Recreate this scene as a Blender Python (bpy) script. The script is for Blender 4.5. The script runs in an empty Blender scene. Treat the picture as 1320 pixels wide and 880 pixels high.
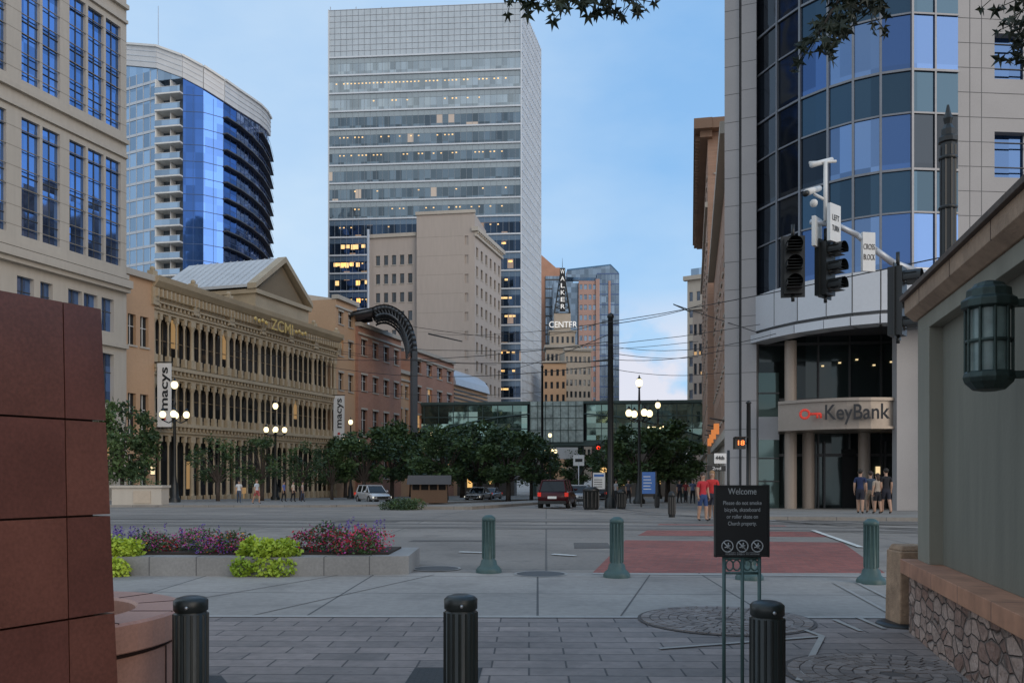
import bpy, math, random, bmesh
from mathutils import Vector, Matrix, noise
random.seed(7)
F=1100.;H=611.;CH=1.6
R=random.random
def U(a,b): return a+(b-a)*R()
def gz(y): return 0. if y<30 else (-0.02*(y-30) if y<300 else -5.4)
def PX(px,D): return (px-660)/F*D
def PZ(py,D): return CH+(H-py)/F*D
def GP(px,py):
    t=(py-H)/F
    D=CH/t
    if D>30: D=1.0/max(t-0.02,0.0005)
    return (PX(px,D),D)
# ---------------------------------------------------------------- materials
MC={}
def nt_new(name):
    m=bpy.data.materials.new(name); m.use_nodes=True
    try: m.cycles.emission_sampling='NONE'
    except Exception: pass
    nt=m.node_tree; b=nt.nodes['Principled BSDF']
    return m,nt,b
def N(nt,t,**k):
    n=nt.nodes.new(t)
    for a,v in k.items(): setattr(n,a,v)
    return n
def mathn(nt,op,a,b=None,c=None):
    n=nt.nodes.new('ShaderNodeMath'); n.operation=op
    for i,x in enumerate((a,b,c)):
        if x is None: continue
        if isinstance(x,(int,float)): n.inputs[i].default_value=x
        else: nt.links.new(x,n.inputs[i])
    return n.outputs[0]
def mixc(nt,f,a,b,bt='MIX'):
    n=nt.nodes.new('ShaderNodeMix'); n.data_type='RGBA'; n.blend_type=bt
    for i,x in ((0,f),(6,a),(7,b)):
        if isinstance(x,(int,float)): n.inputs[i].default_value=x
        elif isinstance(x,tuple): n.inputs[i].default_value=(x[0],x[1],x[2],1)
        else: nt.links.new(x,n.inputs[i])
    return n.outputs[2]
def ramp(nt,x,lo,hi):
    n=nt.nodes.new('ShaderNodeMapRange'); n.inputs[1].default_value=lo; n.inputs[2].default_value=hi
    nt.links.new(x,n.inputs[0]); return n.outputs[0]
def noi(nt,vec,s,d=4):
    n=nt.nodes.new('ShaderNodeTexNoise'); n.inputs['Scale'].default_value=s; n.inputs['Detail'].default_value=d
    nt.links.new(vec,n.inputs['Vector']); return n.outputs[0]
def weather(nt,pos,col,amt,s1,s2):
    n1=noi(nt,pos,s1); n2=noi(nt,pos,s2,6)
    v=mathn(nt,'ADD',mathn(nt,'MULTIPLY',ramp(nt,n1,.3,.7),.6),mathn(nt,'MULTIPLY',ramp(nt,n2,.3,.7),.4))
    f=mathn(nt,'ADD',mathn(nt,'MULTIPLY',v,2*amt),1-amt)
    cmb=nt.nodes.new('ShaderNodeCombineXYZ')
    for i in range(3): nt.links.new(f,cmb.inputs[i])
    return mixc(nt,1.0,col,cmb.outputs[0],'MULTIPLY')
def mat(name,col,rough=.7,metal=0.,amt=.15,s1=.4,s2=8.,bump=0.,em=None,es=0.,streak=False):
    if name in MC: return MC[name]
    m,nt,b=nt_new(name); g=N(nt,'ShaderNodeNewGeometry'); pos=g.outputs['Position']
    if streak:
        mp=N(nt,'ShaderNodeMapping'); mp.inputs['Scale'].default_value=(1,1,.15); nt.links.new(pos,mp.inputs[0]); pos2=mp.outputs[0]
    else: pos2=pos
    c=weather(nt,pos2,col,amt,s1,s2); nt.links.new(c,b.inputs['Base Color'])
    b.inputs['Roughness'].default_value=rough; b.inputs['Metallic'].default_value=metal
    if bump:
        bp=N(nt,'ShaderNodeBump'); bp.inputs['Strength'].default_value=bump; bp.inputs['Distance'].default_value=.02
        nt.links.new(noi(nt,pos,s2*4,6),bp.inputs['Height']); nt.links.new(bp.outputs[0],b.inputs['Normal'])
    if em:
        b.inputs['Emission Color'].default_value=(*em,1); b.inputs['Emission Strength'].default_value=es
    MC[name]=m; return m
def pattern(name,c1,c2,mort,bw,bh,ms,u=None,off=.5,rough=.8,amt=.15,s1=.3,bump=.4,ang=0,stain=0.):
    if name in MC: return MC[name]
    m,nt,b=nt_new(name); g=N(nt,'ShaderNodeNewGeometry'); pos=g.outputs['Position']
    sp=N(nt,'ShaderNodeSeparateXYZ'); nt.links.new(pos,sp.inputs[0]); x,y,z=sp.outputs
    if u:
        a=mathn(nt,'ADD',mathn(nt,'MULTIPLY',x,u[0]),mathn(nt,'MULTIPLY',y,u[1])); c=z
    else:
        ca,sa=math.cos(ang),math.sin(ang)
        a=mathn(nt,'ADD',mathn(nt,'MULTIPLY',x,ca),mathn(nt,'MULTIPLY',y,sa))
        c=mathn(nt,'ADD',mathn(nt,'MULTIPLY',x,-sa),mathn(nt,'MULTIPLY',y,ca))
    cb=N(nt,'ShaderNodeCombineXYZ'); nt.links.new(a,cb.inputs[0]); nt.links.new(c,cb.inputs[1])
    br=N(nt,'ShaderNodeTexBrick'); nt.links.new(cb.outputs[0],br.inputs['Vector'])
    br.offset=off; br.inputs['Scale'].default_value=1; br.inputs['Brick Width'].default_value=bw
    br.inputs['Row Height'].default_value=bh; br.inputs['Mortar Size'].default_value=ms
    br.inputs['Mortar Smooth'].default_value=.3
    for k,cc in (('Color1',c1),('Color2',c2),('Mortar',mort)): br.inputs[k].default_value=(*cc,1)
    c=weather(nt,pos,br.outputs['Color'],amt,s1,9.)
    if stain:
        st_=ramp(nt,noi(nt,pos,1.1,7),.56,.66); sp_=ramp(nt,noi(nt,pos,14.,2),.68,.72)
        fac=mathn(nt,'MAXIMUM',mathn(nt,'MULTIPLY',st_,stain),mathn(nt,'MULTIPLY',sp_,stain*1.3))
        c=mixc(nt,fac,c,(.07,.063,.058))
    nt.links.new(c,b.inputs['Base Color'])
    b.inputs['Roughness'].default_value=rough
    hh=mathn(nt,'ADD',mathn(nt,'MULTIPLY',br.outputs['Fac'],-1.),mathn(nt,'MULTIPLY',noi(nt,pos,25,5),.5))
    bp=N(nt,'ShaderNodeBump'); bp.inputs['Strength'].default_value=bump; bp.inputs['Distance'].default_value=.015
    nt.links.new(hh,bp.inputs['Height']); nt.links.new(bp.outputs[0],b.inputs['Normal'])
    MC[name]=m; return m
def glass(name,col,cw,ch,u,metal=.9,rough=.05,wob=.03,var=.35,lit=0.,litc=(1,.6,.25),ls=.6,z0=0):
    if name in MC: return MC[name]
    m,nt,b=nt_new(name); g=N(nt,'ShaderNodeNewGeometry'); pos=g.outputs['Position']
    sp=N(nt,'ShaderNodeSeparateXYZ'); nt.links.new(pos,sp.inputs[0]); x,y,z=sp.outputs
    a=mathn(nt,'ADD',mathn(nt,'MULTIPLY',x,u[0]),mathn(nt,'MULTIPLY',y,u[1]))
    i=mathn(nt,'FLOOR',mathn(nt,'DIVIDE',a,cw)); j=mathn(nt,'FLOOR',mathn(nt,'DIVIDE',mathn(nt,'SUBTRACT',z,z0),ch))
    cb=N(nt,'ShaderNodeCombineXYZ'); nt.links.new(i,cb.inputs[0]); nt.links.new(j,cb.inputs[1])
    wn=N(nt,'ShaderNodeTexWhiteNoise'); nt.links.new(cb.outputs[0],wn.inputs['Vector'])
    f=mathn(nt,'ADD',mathn(nt,'MULTIPLY',wn.outputs['Value'],2*var),1-var)
    cm=N(nt,'ShaderNodeCombineXYZ')
    for k in range(3): nt.links.new(f,cm.inputs[k])
    nt.links.new(mixc(nt,1.,col,cm.outputs[0],'MULTIPLY'),b.inputs['Base Color'])
    b.inputs['Metallic'].default_value=metal; b.inputs['Roughness'].default_value=rough
    vm=N(nt,'ShaderNodeVectorMath',operation='SUBTRACT'); nt.links.new(wn.outputs['Color'],vm.inputs[0]); vm.inputs[1].default_value=(.5,.5,.5)
    nn=N(nt,'ShaderNodeTexNoise'); nn.inputs['Scale'].default_value=.35; nt.links.new(pos,nn.inputs['Vector'])
    v2=N(nt,'ShaderNodeVectorMath',operation='SUBTRACT'); nt.links.new(nn.outputs['Color'],v2.inputs[0]); v2.inputs[1].default_value=(.5,.5,.5)
    va=N(nt,'ShaderNodeVectorMath',operation='ADD'); nt.links.new(vm.outputs[0],va.inputs[0]); nt.links.new(v2.outputs[0],va.inputs[1])
    vs=N(nt,'ShaderNodeVectorMath',operation='SCALE'); nt.links.new(va.outputs[0],vs.inputs[0]); vs.inputs['Scale'].default_value=wob
    vb=N(nt,'ShaderNodeVectorMath',operation='ADD'); nt.links.new(vs.outputs[0],vb.inputs[0]); nt.links.new(g.outputs['Normal'],vb.inputs[1])
    vn=N(nt,'ShaderNodeVectorMath',operation='NORMALIZE'); nt.links.new(vb.outputs[0],vn.inputs[0]); nt.links.new(vn.outputs[0],b.inputs['Normal'])
    if lit>0:
        sc=N(nt,'ShaderNodeSeparateColor'); nt.links.new(wn.outputs['Color'],sc.inputs[0])
        l=mathn(nt,'MULTIPLY',mathn(nt,'GREATER_THAN',sc.outputs[0],1-lit),ls)
        b.inputs['Emission Color'].default_value=(*litc,1); nt.links.new(l,b.inputs['Emission Strength'])
    MC[name]=m; return m
# ---------------------------------------------------------------- mesh builder
class B:
    def __init__(s,name): s.n=name;s.v=[];s.f=[];s.mi=[];s.sm=[];s.mats=[];s.fr((0,0),(1,0))
    def fr(s,O,u,z=0.):
        l=math.hypot(*u); s.O=(O[0],O[1]); s.u=(u[0]/l,u[1]/l); s.w=(-s.u[1],s.u[0]); s.z=z; return s
    def face(s,pa,pb):
        A=(PX(*pa),pa[1]);C=(PX(*pb),pb[1]); s.fr(A,(C[0]-A[0],C[1]-A[1])); return math.hypot(C[0]-A[0],C[1]-A[1])
    def fa(s,px):
        k=(px-660)/F
        return (k*s.O[1]-s.O[0])/(s.u[0]-k*s.u[1])
    def P(s,a,b,z): return (s.O[0]+s.u[0]*a+s.w[0]*b, s.O[1]+s.u[1]*a+s.w[1]*b, z+s.z)
    def add(s,m,pts,faces,smooth=False,world=False):
        if m not in s.mats: s.mats.append(m)
        k=s.mats.index(m); o=len(s.v)
        s.v+= [tuple(p) for p in pts] if world else [s.P(*p) for p in pts]
        for f in faces: s.f.append([o+i for i in f]); s.mi.append(k); s.sm.append(smooth)
    def box(s,m,a0,a1,b0,b1,z0,z1,t=0.):
        s.add(m,[(a0,b0,z0),(a1,b0,z0),(a1,b1,z0),(a0,b1,z0),(a0+t,b0+t,z1),(a1-t,b0+t,z1),(a1-t,b1-t,z1),(a0+t,b1-t,z1)],
          [(0,3,2,1),(4,5,6,7),(0,1,5,4),(1,2,6,5),(2,3,7,6),(3,0,4,7)])
    def quad(s,m,a0,a1,b,z0,z1): s.add(m,[(a0,b,z0),(a1,b,z0),(a1,b,z1),(a0,b,z1)],[(0,1,2,3)])
    def lathe(s,m,cx,cy,prof,n=16,smooth=True,ph=0.):
        pts=[];fs=[]
        for r,z in prof:
            for i in range(n):
                t=2*math.pi*i/n+ph; pts.append((cx+r*math.cos(t),cy+r*math.sin(t),z))
        for j in range(len(prof)-1):
            for i in range(n): fs.append((j*n+i,j*n+(i+1)%n,(j+1)*n+(i+1)%n,(j+1)*n+i))
        s.add(m,pts,fs,smooth)
        s.add(m,pts[:n],[tuple(range(n))[::-1]]); s.add(m,pts[-n:],[tuple(range(n))])
    def tube(s,m,p0,p1,r0,r1=None,n=8,world=False):
        if r1 is None: r1=r0
        p0=Vector(p0);p1=Vector(p1);d=(p1-p0)
        if d.length<1e-6: return
        d.normalize(); x=d.orthogonal().normalized(); y=d.cross(x); pts=[]
        for p,r in((p0,r0),(p1,r1)):
            for i in range(n):
                t=2*math.pi*i/n; pts.append(tuple(p+x*r*math.cos(t)+y*r*math.sin(t)))
        s.add(m,pts,[(i,(i+1)%n,n+(i+1)%n,n+i) for i in range(n)]+[tuple(range(n))[::-1],tuple(range(n,2*n))],n>5,world)
    def path(s,m,pts,r,n=6,world=False,r1=None):
        k=len(pts)-1
        for i in range(k):
            ra=r if r1 is None else r+(r1-r)*i/k; rb=r if r1 is None else r+(r1-r)*(i+1)/k
            s.tube(m,pts[i],pts[i+1],ra,rb,n,world)
    def ball(s,m,c,r,n=12,sq=(1,1,1)):
        k=max(5,n//2)
        pts=[];fs=[]
        for j in range(k+1):
            ph=math.pi*j/k
            for i in range(n):
                t=2*math.pi*i/n; pts.append((c[0]+sq[0]*r*math.sin(ph)*math.cos(t),c[1]+sq[1]*r*math.sin(ph)*math.sin(t),c[2]+sq[2]*r*math.cos(ph)))
        for j in range(k):
            for i in range(n): fs.append((j*n+i,(j+1)*n+i,(j+1)*n+(i+1)%n,j*n+(i+1)%n))
        s.add(m,pts,fs,True)
    def prism(s,m,poly,z0,z1):
        n=len(poly); s.add(m,[(a,b,z0) for a,b in poly]+[(a,b,z1) for a,b in poly],
          [tuple(range(n))[::-1],tuple(range(n,2*n))]+[(i,(i+1)%n,n+(i+1)%n,n+i) for i in range(n)])
    def gab(s,m,poly,b0,b1):
        n=len(poly); s.add(m,[(a,b0,z) for a,z in poly]+[(a,b1,z) for a,z in poly],
          [tuple(range(n)),tuple(range(n,2*n))[::-1]]+[((i+1)%n,i,n+i,n+(i+1)%n) for i in range(n)])
    def ext(s,m,poly,a0,a1):
        n=len(poly); s.add(m,[(a0,b,z) for b,z in poly]+[(a1,b,z) for b,z in poly],
          [tuple(range(n)),tuple(range(n,2*n))[::-1]]+[((i+1)%n,i,n+i,n+(i+1)%n) for i in range(n)])
    def loft(s,m,rings,smooth=False):
        n=len(rings[0]); pts=[p for r in rings for p in r]; fs=[]
        for j in range(len(rings)-1):
            for i in range(n): fs.append((j*n+i,j*n+(i+1)%n,(j+1)*n+(i+1)%n,(j+1)*n+i))
        fs+= [tuple(range(n))[::-1],tuple(range((len(rings)-1)*n,len(rings)*n))]
        s.add(m,pts,fs,smooth)
    def leaves(s,m,c,r,n,sz,world=True,down=0.,shell=.35):
        for _ in range(n):
            d=Vector((random.gauss(0,1),random.gauss(0,1),random.gauss(0,1))).normalized()
            q=(shell+(1-shell)*R())**.6
            p=Vector((c[0]+d.x*r[0]*q,c[1]+d.y*r[1]*q,c[2]+d.z*r[2]*q))
            x=Vector((U(-1,1),U(-1,1),U(-.7,.7)-down)).normalized(); y=x.orthogonal().normalized()
            y=Matrix.Rotation(U(0,6.3),3,x)@y; k=sz*U(.6,1.3)
            s.add(m,[p,p+x*k*.5+y*k*.3,p+x*k,p+x*k*.5-y*k*.3],[(0,1,2,3)],False,world)
    def done(s,recalc=True,bevel=0,origin=None):
        me=bpy.data.meshes.new(s.n)
        if origin is None:
            xs=[p[0] for p in s.v];ys=[p[1] for p in s.v];zs=[p[2] for p in s.v]
            origin=((min(xs)+max(xs))/2,(min(ys)+max(ys))/2,min(zs))
        ox,oy,oz=origin
        me.from_pydata([(p[0]-ox,p[1]-oy,p[2]-oz) for p in s.v],[],s.f)
        for m in s.mats: me.materials.append(m)
        me.polygons.foreach_set('material_index',s.mi); me.polygons.foreach_set('use_smooth',s.sm)
        if recalc:
            bm=bmesh.new(); bm.from_mesh(me); bmesh.ops.recalc_face_normals(bm,faces=bm.faces); bm.to_mesh(me); bm.free()
        me.update()
        o=bpy.data.objects.new(s.n,me); bpy.context.collection.objects.link(o); o.location=origin
        if bevel:
            bv=o.modifiers.new('bevel','BEVEL'); bv.width=bevel; bv.segments=2; bv.limit_method='ANGLE'
        return o
    def grid(s,mw,mg,a0,a1,z0,z1,ac,zr,dep=.35,mf=None,sill=None,base_b=0.):
        B0=base_b
        s.quad(mg,a0,a1,B0+dep,z0,z1)
        x=a0
        for l,r in list(ac)+[(a1,a1)]:
            if l>x+.001: s.box(mw,x,l,B0,B0+dep+.1,z0,z1)
            x=r
        for l,r in ac:
            y=z0
            for lo,hi in list(zr)+[(z1,z1)]:
                if lo>y+.001: s.box(mw,l,r,B0+.003,B0+dep+.1,y,lo)
                y=hi
            if mf:
                for lo,hi in zr:
                    c=(l+r)/2; t=min(.09,(r-l)*.06)
                    s.box(mf,c-t/2,c+t/2,B0+dep-.08,B0+dep-.01,lo,hi); zc=lo+(hi-lo)*.62
                    s.box(mf,l,r,B0+dep-.07,B0+dep-.012,zc-.035,zc+.035)
            if sill:
                for lo,hi in zr: s.box(sill,l-.1,r+.1,B0-.12,B0-.004,lo-.18,lo-.002)
    def curtain(s,mg,mf,a0,a1,z0,z1,fl,mw,fw=.3,fd=.12,mt=.08,md=.1,glb=0.):
        s.quad(mg,a0,a1,glb,z0,z1)
        k=int((z1-z0)/fl+.5)
        for i in range(k+1):
            z=z0+i*fl
            if z>z1+.01: break
            s.box(mf,a0,a1,glb-fd,glb+.02,z-fw/2,z+fw/2)
        n=max(1,round((a1-a0)/mw))
        for i in range(n+1):
            a=a0+(a1-a0)*i/n
            s.box(mf,a-mt/2,a+mt/2,glb-md,glb+.019,z0,z1)
def reg(a0,a1,n,w):
    st=(a1-a0)/n; return [(a0+st*(i+.5)-w/2,a0+st*(i+.5)+w/2) for i in range(n)]
def text(parent,st,b,a,bb,z,h,m,width=None,vertical=False,name='lettering',ext=.02,bold=0.):
    cu=bpy.data.curves.new(name,'FONT'); cu.body=st; cu.size=h*1.4; cu.extrude=ext; cu.align_x='CENTER'; cu.align_y='CENTER'; cu.offset=bold
    cu.materials.append(m)
    o=bpy.data.objects.new(name,cu); bpy.context.collection.objects.link(o)
    bpy.context.view_layer.update()
    sx=1.
    if width: sx=width/max(o.dimensions.x,.001)
    u=Vector((b.u[0],b.u[1],0)); up=Vector((0,0,1)); n=u.cross(up)
    M=Matrix((u,up,n)).transposed()
    if vertical is True: M=M@Matrix.Rotation(math.pi/2,3,'Z')
    o.matrix_world=Matrix.Translation(Vector(b.P(a,bb,z)))@M.to_4x4()@Matrix.Diagonal((sx,1,1,1))
    mw=o.matrix_world.copy(); o.parent=parent; o.matrix_parent_inverse=Matrix.Translation(-Vector(parent.location)); o.matrix_basis=mw
    return o
def child(bb,parent):
    o=bb.done(); l=o.location.copy(); o.parent=parent; o.location=l-parent.location; return o
# palette
lime=mat('limestone',(.48,.435,.37),.8,amt=.10,s1=.15,s2=3,streak=True)
black=mat('black_metal',(.012,.014,.014),.4,amt=.2,bump=.05)
dark=mat('dark_void',(.008,.008,.009),.8)
white=mat('white_paint',(.72,.72,.70),.6,amt=.08)
steel=mat('brushed_steel',(.45,.46,.47),.35,.8,amt=.1)
alum=mat('aluminium',(.55,.57,.60),.45,.4,amt=.06)
# ---------------------------------------------------------------- ground
def sheet(name,poly,off,m,kerb=0.,km=None):
    bm=bmesh.new(); vs=[bm.verts.new((x,y,0)) for x,y in poly]; bm.faces.new(vs)
    for yy in (30,300):
        g=bm.verts[:]+bm.edges[:]+bm.faces[:]
        bmesh.ops.bisect_plane(bm,geom=g,plane_co=(0,yy,0),plane_no=(0,1,0))
    if kerb:
        r=bmesh.ops.extrude_edge_only(bm,edges=[e for e in bm.edges if e.is_boundary])
        low=set(v for v in r['geom'] if isinstance(v,bmesh.types.BMVert))
    else: low=set()
    for v in bm.verts: v.co.z=gz(v.co.y)+off-(off+.1 if v in low else 0)
    bmesh.ops.recalc_face_normals(bm,faces=bm.faces)
    me=bpy.data.meshes.new(name); bm.to_mesh(me); bm.free(); me.materials.append(m)
    o=bpy.data.objects.new(name,me); bpy.context.collection.objects.link(o); return o
road=pattern('road_concrete',(.27,.235,.20),(.21,.185,.16),(.11,.10,.09),4.2,3.6,.025,off=0,ang=-.04,amt=.30,s1=.3,bump=.15,stain=.30)
slab=pattern('plaza_slabs',(.34,.305,.27),(.285,.26,.235),(.09,.085,.08),2.6,1.9,.016,off=0,ang=-.03,amt=.24,s1=.5,bump=.15,stain=.22)
paver=pattern('plaza_pavers',(.28,.225,.20),(.175,.145,.13),(.06,.05,.046),.62,.27,.009,off=.5,ang=-.02,amt=.34,s1=.7,bump=.6,rough=.6,stain=.30)
redb=pattern('red_crosswalk_brick',(.33,.10,.075),(.22,.07,.055),(.17,.11,.09),.22,.11,.006,off=.5,ang=-.25,amt=.28,s1=.5,rough=.8,stain=.25)
walk=pattern('sidewalk_concrete',(.27,.245,.215),(.235,.215,.19),(.11,.105,.10),1.6,1.6,.015,off=0,amt=.2,stain=.2)
sheet('ground',[(-1500,-200),(1500,-200),(1500,3000),(-1500,3000)],0,road)
sheet('plaza_slab_paving',[(-40,9.7),(40,9.3),(40,13.7),(-40,13.9)],.008,slab)
sheet('plaza_paving',[(-40,-30),(40,-30),(40,9.3),(-40,9.7)],.010,paver)
sheet('red_crosswalk',[GP(764,738),GP(1146,742),GP(1086,699),GP(806,696)],.006,redb)
sheet('red_crosswalk',[GP(822,690),GP(1075,692),GP(1010,677),GP(850,675)],.005,redb)
patchm=mat('asphalt_patch',(.11,.10,.09),.9,amt=.3,s1=1.,s2=12,bump=.3)
for i,(px,py,w_,h_) in enumerate(((470,672,2.2,1.),(655,680,1.4,.9),(575,697,1.8,.5),(330,668,3.,1.2),(760,703,.8,1.6))):
    X,D=GP(px,py); sheet('road_patch',[(X-w_/2,D-h_/2),(X+w_/2,D-h_/2+.1),(X+w_/2+.1,D+h_/2),(X-w_/2+.1,D+h_/2)],.0045,patchm)
wm=mat('road_paint',(.62,.62,.58),.7,amt=.3,s1=2,s2=20)
def strip(name,p,q,w,off=.012,m=wm):
    a=Vector(p);b=Vector(q);d=(b-a).normalized();n=Vector((-d.y,d.x))*w/2
    sheet(name,[tuple(a-n),tuple(b-n),tuple(b+n),tuple(a+n)],off,m)
granb=mat('granite_band',(.36,.335,.305),.6,amt=.2)
for l in (((592,712),(622,713)),((712,715),(742,717)),((1048,684),(1110,706)),((905,668),(1000,671)),((1010,664),(1180,668))):
    strip('road_marking',GP(*l[0]),GP(*l[1]),.14,.024)
strip('granite_band',GP(764,739.5),GP(1146,743.5),.18,.014,granb)
strip('granite_band',GP(150,795),GP(1190,797),.12,.0165,granb)
seamd=mat('paving_joint',(.11,.10,.095),.9)
for a,b in (((560,741),(320,795)),((838,741),(800,795)),((440,741),(150,790))): strip('expansion_joint',GP(*a),GP(*b),.018,.0125,seamd)
for i,(a,b) in enumerate((((1075,752),(1150,793)),((1105,752),(1180,790)),((1150,793),(1270,885)),((1075,800),(1110,815)),((1105,797),(1140,812)),((850,838),(1060,822)),((1000,800),(1060,822)),((1060,822),(1030,880)))):
    strip('granite_band',GP(*a),GP(*b),.055,.019+.0006*i,granb)
def disc(name,c,r,off,m,n=40):
    sheet(name,[(c[0]+r*math.cos(6.2832*i/n),c[1]+r*math.sin(6.2832*i/n)) for i in range(n)],off,m)
def ringsheet(name,c,r0,r1,off,m,n=48):
    b=B(name); pts=[]
    for i in range(n):
        t=6.2832*i/n; pts+=[(c[0]+r0*math.cos(t),c[1]+r0*math.sin(t),off),(c[0]+r1*math.cos(t),c[1]+r1*math.sin(t),off)]
    b.add(m,pts,[(2*i,2*i+1,(2*i+3)%(2*n),(2*i+2)%(2*n)) for i in range(n)]); b.done()
cc_=GP(935,800)
bedm=mat('cobble_bed',(.10,.085,.078),.9,amt=.3)
disc('cobble_circle',cc_,.95,.0175,bedm)
b=B('cobble_rings'); random.seed(3)
cs=[mat('cobble_stone%d'%i,c,.7,amt=.3,s1=4,s2=20,bump=.3) for i,c in enumerate(((.22,.18,.16),(.18,.148,.132),(.245,.205,.185)))]
def cobring(c,r0,r1,z):
    r=r0
    while r<r1:
        n=max(6,int(6.28*r/.115)); 
        for i in range(n):
            t0=6.2832*i/n+.010/r; t1=6.2832*(i+1)/n-.004/r; h=z+U(.0,.004)
            p=[(c[0]+q*math.cos(t),c[1]+q*math.sin(t)) for q,t in ((r,t0),(r+.09,t0),(r+.09,t1),(r,t1))]
            b.prism(random.choice(cs),p,z-.004,h+.003)
        r+=.1
cobring(cc_,.12,.88,.02)
c2=GP(1150,872)
disc('cobble_circle',c2,.84,.0185,bedm); cobring(c2,.1,.78,.021)
b.done()
gm_=pattern('iron_grate',(.03,.03,.03),(.025,.025,.025),(.005,.005,.005),.05,.02,.006,off=0,rough=.5)
sheet('tree_grate',[GP(535,862),GP(622,862),GP(615,885),GP(520,885)],.014,gm_)
sheet('tree_grate',[GP(205,872),GP(285,872),GP(300,890),GP(190,890)],.014,gm_)
iron=mat('cast_iron',(.09,.085,.08),.55,.3,amt=.3,s2=40)
for px,py,r in ((563,733,.36),(697,740,.38)): disc('manhole_cover',GP(px,py),r,.0135,iron); ringsheet('manhole_rim',GP(px,py),r+.01,r+.05,.0145,granb)
rail=mat('rail_steel',(.045,.042,.04),.5,.3)
band=mat('track_slab',(.21,.185,.16),.8,amt=.3,s1=.5)
for k,(ya,yb) in enumerate(((25.4,27.2),(29.2,31.2))):
    ps=[(-60,ya+3.2),(-12,ya+1.6),(0,ya),(6,ya-.8),(12,ya-2),(40,ya-7)]
    for i in range(5):
        (xa,y0),(xb,y1)=ps[i],ps[i+1]
        sheet('tram_track_slab',[(xa,y0-.5),(xb,y1-.5),(xb,y1+2.0),(xa,y0+2.0)],.0085+.001*k,band)
        for o in (0,1.435): strip('tram_rail',(xa,y0+o),(xb,y1+o),.11,.014,rail)
for r0 in (0,1.435,3.4,4.8):
    pr=None
    for i in range(15):
        t=i/14
        x=(1-t)**2*16+2*(1-t)*t*4.5+t*t*(6.4); y=(1-t)**2*(21)+2*(1-t)*t*(24+r0)+t*t*(60)
        p=(x-(r0*t),y+r0*(1-t))
        if pr: strip('tram_rail',pr,p,.10,.0165,rail)
        pr=p
sheet('sidewalk',[(-200,54),(-11.5,54),(-9,57),(60,300),(-30,300),(-200,200)],.13,walk,1)
sheet('sidewalk',[(8.2,32.5),(9.0,29.8),(60,21.5),(60,120),(75,300),(64,300)],.13,walk,1)
sheet('tram_platform',[(-5.5,47),(-2.2,47),(18,130),(14,130)],.18,walk,1)
# ---------------------------------------------------------------- LEFT office block
b=B('limestone_office_building'); L=b.face((-160,58.0),(163,80)); u1=b.u
bg=glass('office_blue_glass',(.17,.30,.60),1.2,2.3,u1,metal=.9,wob=.07,var=.3)
fr=mat('bronze_frame',(.09,.09,.09),.5,.4)
cols=[]
for l,r,n in ((-152,-120,2),(-112,-60,3),(-48,10,3),(26,79,2),(88,157,3)):
    al,ar=b.fa(l),b.fa(r); w=(ar-al)/n
    for i in range(n): cols.append((al+i*w+.13,al+(i+1)*w-.13))
rows=[]
for g in range(4):
    z=20.9+g*12.6; rows.append((z,z+9.6))
b.grid(lime,bg,0,L,19.6,70,cols,rows,.3)
for g in range(4):
    z=20.9+g*12.6
    b.box(lime,0,L,-.35,-.004,z-1.1,z-.7); b.box(lime,0,L,-.22,-.004,z+10.2,z+10.5)
    for l,r in cols:
        for q,t in ((1.5,.05),(3.9,.08),(4.9,.08),(8.5,.05)): b.box(fr,l,r,.22,.288,z+q,z+q+t)
        m_=(l+r)/2; b.box(fr,m_-.035,m_+.035,.23,.29,z,z+9.6)
b.box(lime,0,L,-.8,.6,18.9,19.6); b.box(lime,0,L,-.5,.6,18.5,18.897)
cc=[]
for l,r in ((-140,-118),(-100,-80),(-60,-40),(-20,0),(22,44),(52,68),(88,106),(108,126),(131,147)): cc.append((b.fa(l),b.fa(r)))
b.grid(lime,bg,0,L,7.2,18.5,cc,[(8.2,12.6),(14.6,17.6)],.45,mf=fr)
b.box(lime,0,L,-.3,-.004,13.3,13.7)
b.grid(lime,glass('dark_shop_glass',(.05,.06,.07),2.,3.,u1,metal=.5,lit=.12,ls=.5),0,L,-1.5,7.2,cc,[(-.7,5.8)],.6,mf=fr)
b.box(lime,0,L-.02,.62,30,-1.5,69.9)
zz=20
jl=mat('stone_joint',(.28,.25,.21),.9)
while zz<69: b.box(jl,0,L,-.006,.1,zz-.025,zz+.025); zz+=1.575
b.done()
# ---------------------------------------------------------------- stucco + cast-iron store
VPK=86*799.
def DL(px): return VPK/(996-px)
stuc=mat('tan_stucco',(.56,.36,.22),.85,amt=.08,s1=.2,s2=4)
b=B('stucco_shop_building'); L=b.face((160,DL(160)),(199,DL(199)-.3))
dg=glass('dark_glass',(.06,.075,.09),1.2,2.,b.u,metal=.6,lit=.05)
b.grid(stuc,dg,0,L,-1.5,PZ(352,82),[(L*.12,L*.38),(L*.52,L*.8)],[(-.6,3.6),(5.5,9.5),(14.2,17.2)],.35,mf=white,sill=lime)
b.box(lime,-.1,L,-.4,.5,PZ(352,82),PZ(344,82)); b.box(stuc,.05,L-.05,.6,20,-1.5,PZ(353,82))
b.done()
b=B('cast_iron_department_store'); L=b.face((197,86),(434,DL(434))); uz=b.u
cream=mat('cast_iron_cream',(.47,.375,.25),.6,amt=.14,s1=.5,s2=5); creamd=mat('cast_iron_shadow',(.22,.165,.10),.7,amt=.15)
zg=glass('store_glass',(.04,.045,.05),1.27,3.,uz,metal=.35,lit=.03,ls=.3)
cl=b.fa(320);cr=b.fa(389)
lev=[(-1.6,5.6),(6.9,11.4),(12.9,18.0)]
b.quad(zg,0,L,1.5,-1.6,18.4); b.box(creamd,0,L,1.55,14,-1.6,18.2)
n=30; st=L/n
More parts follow.
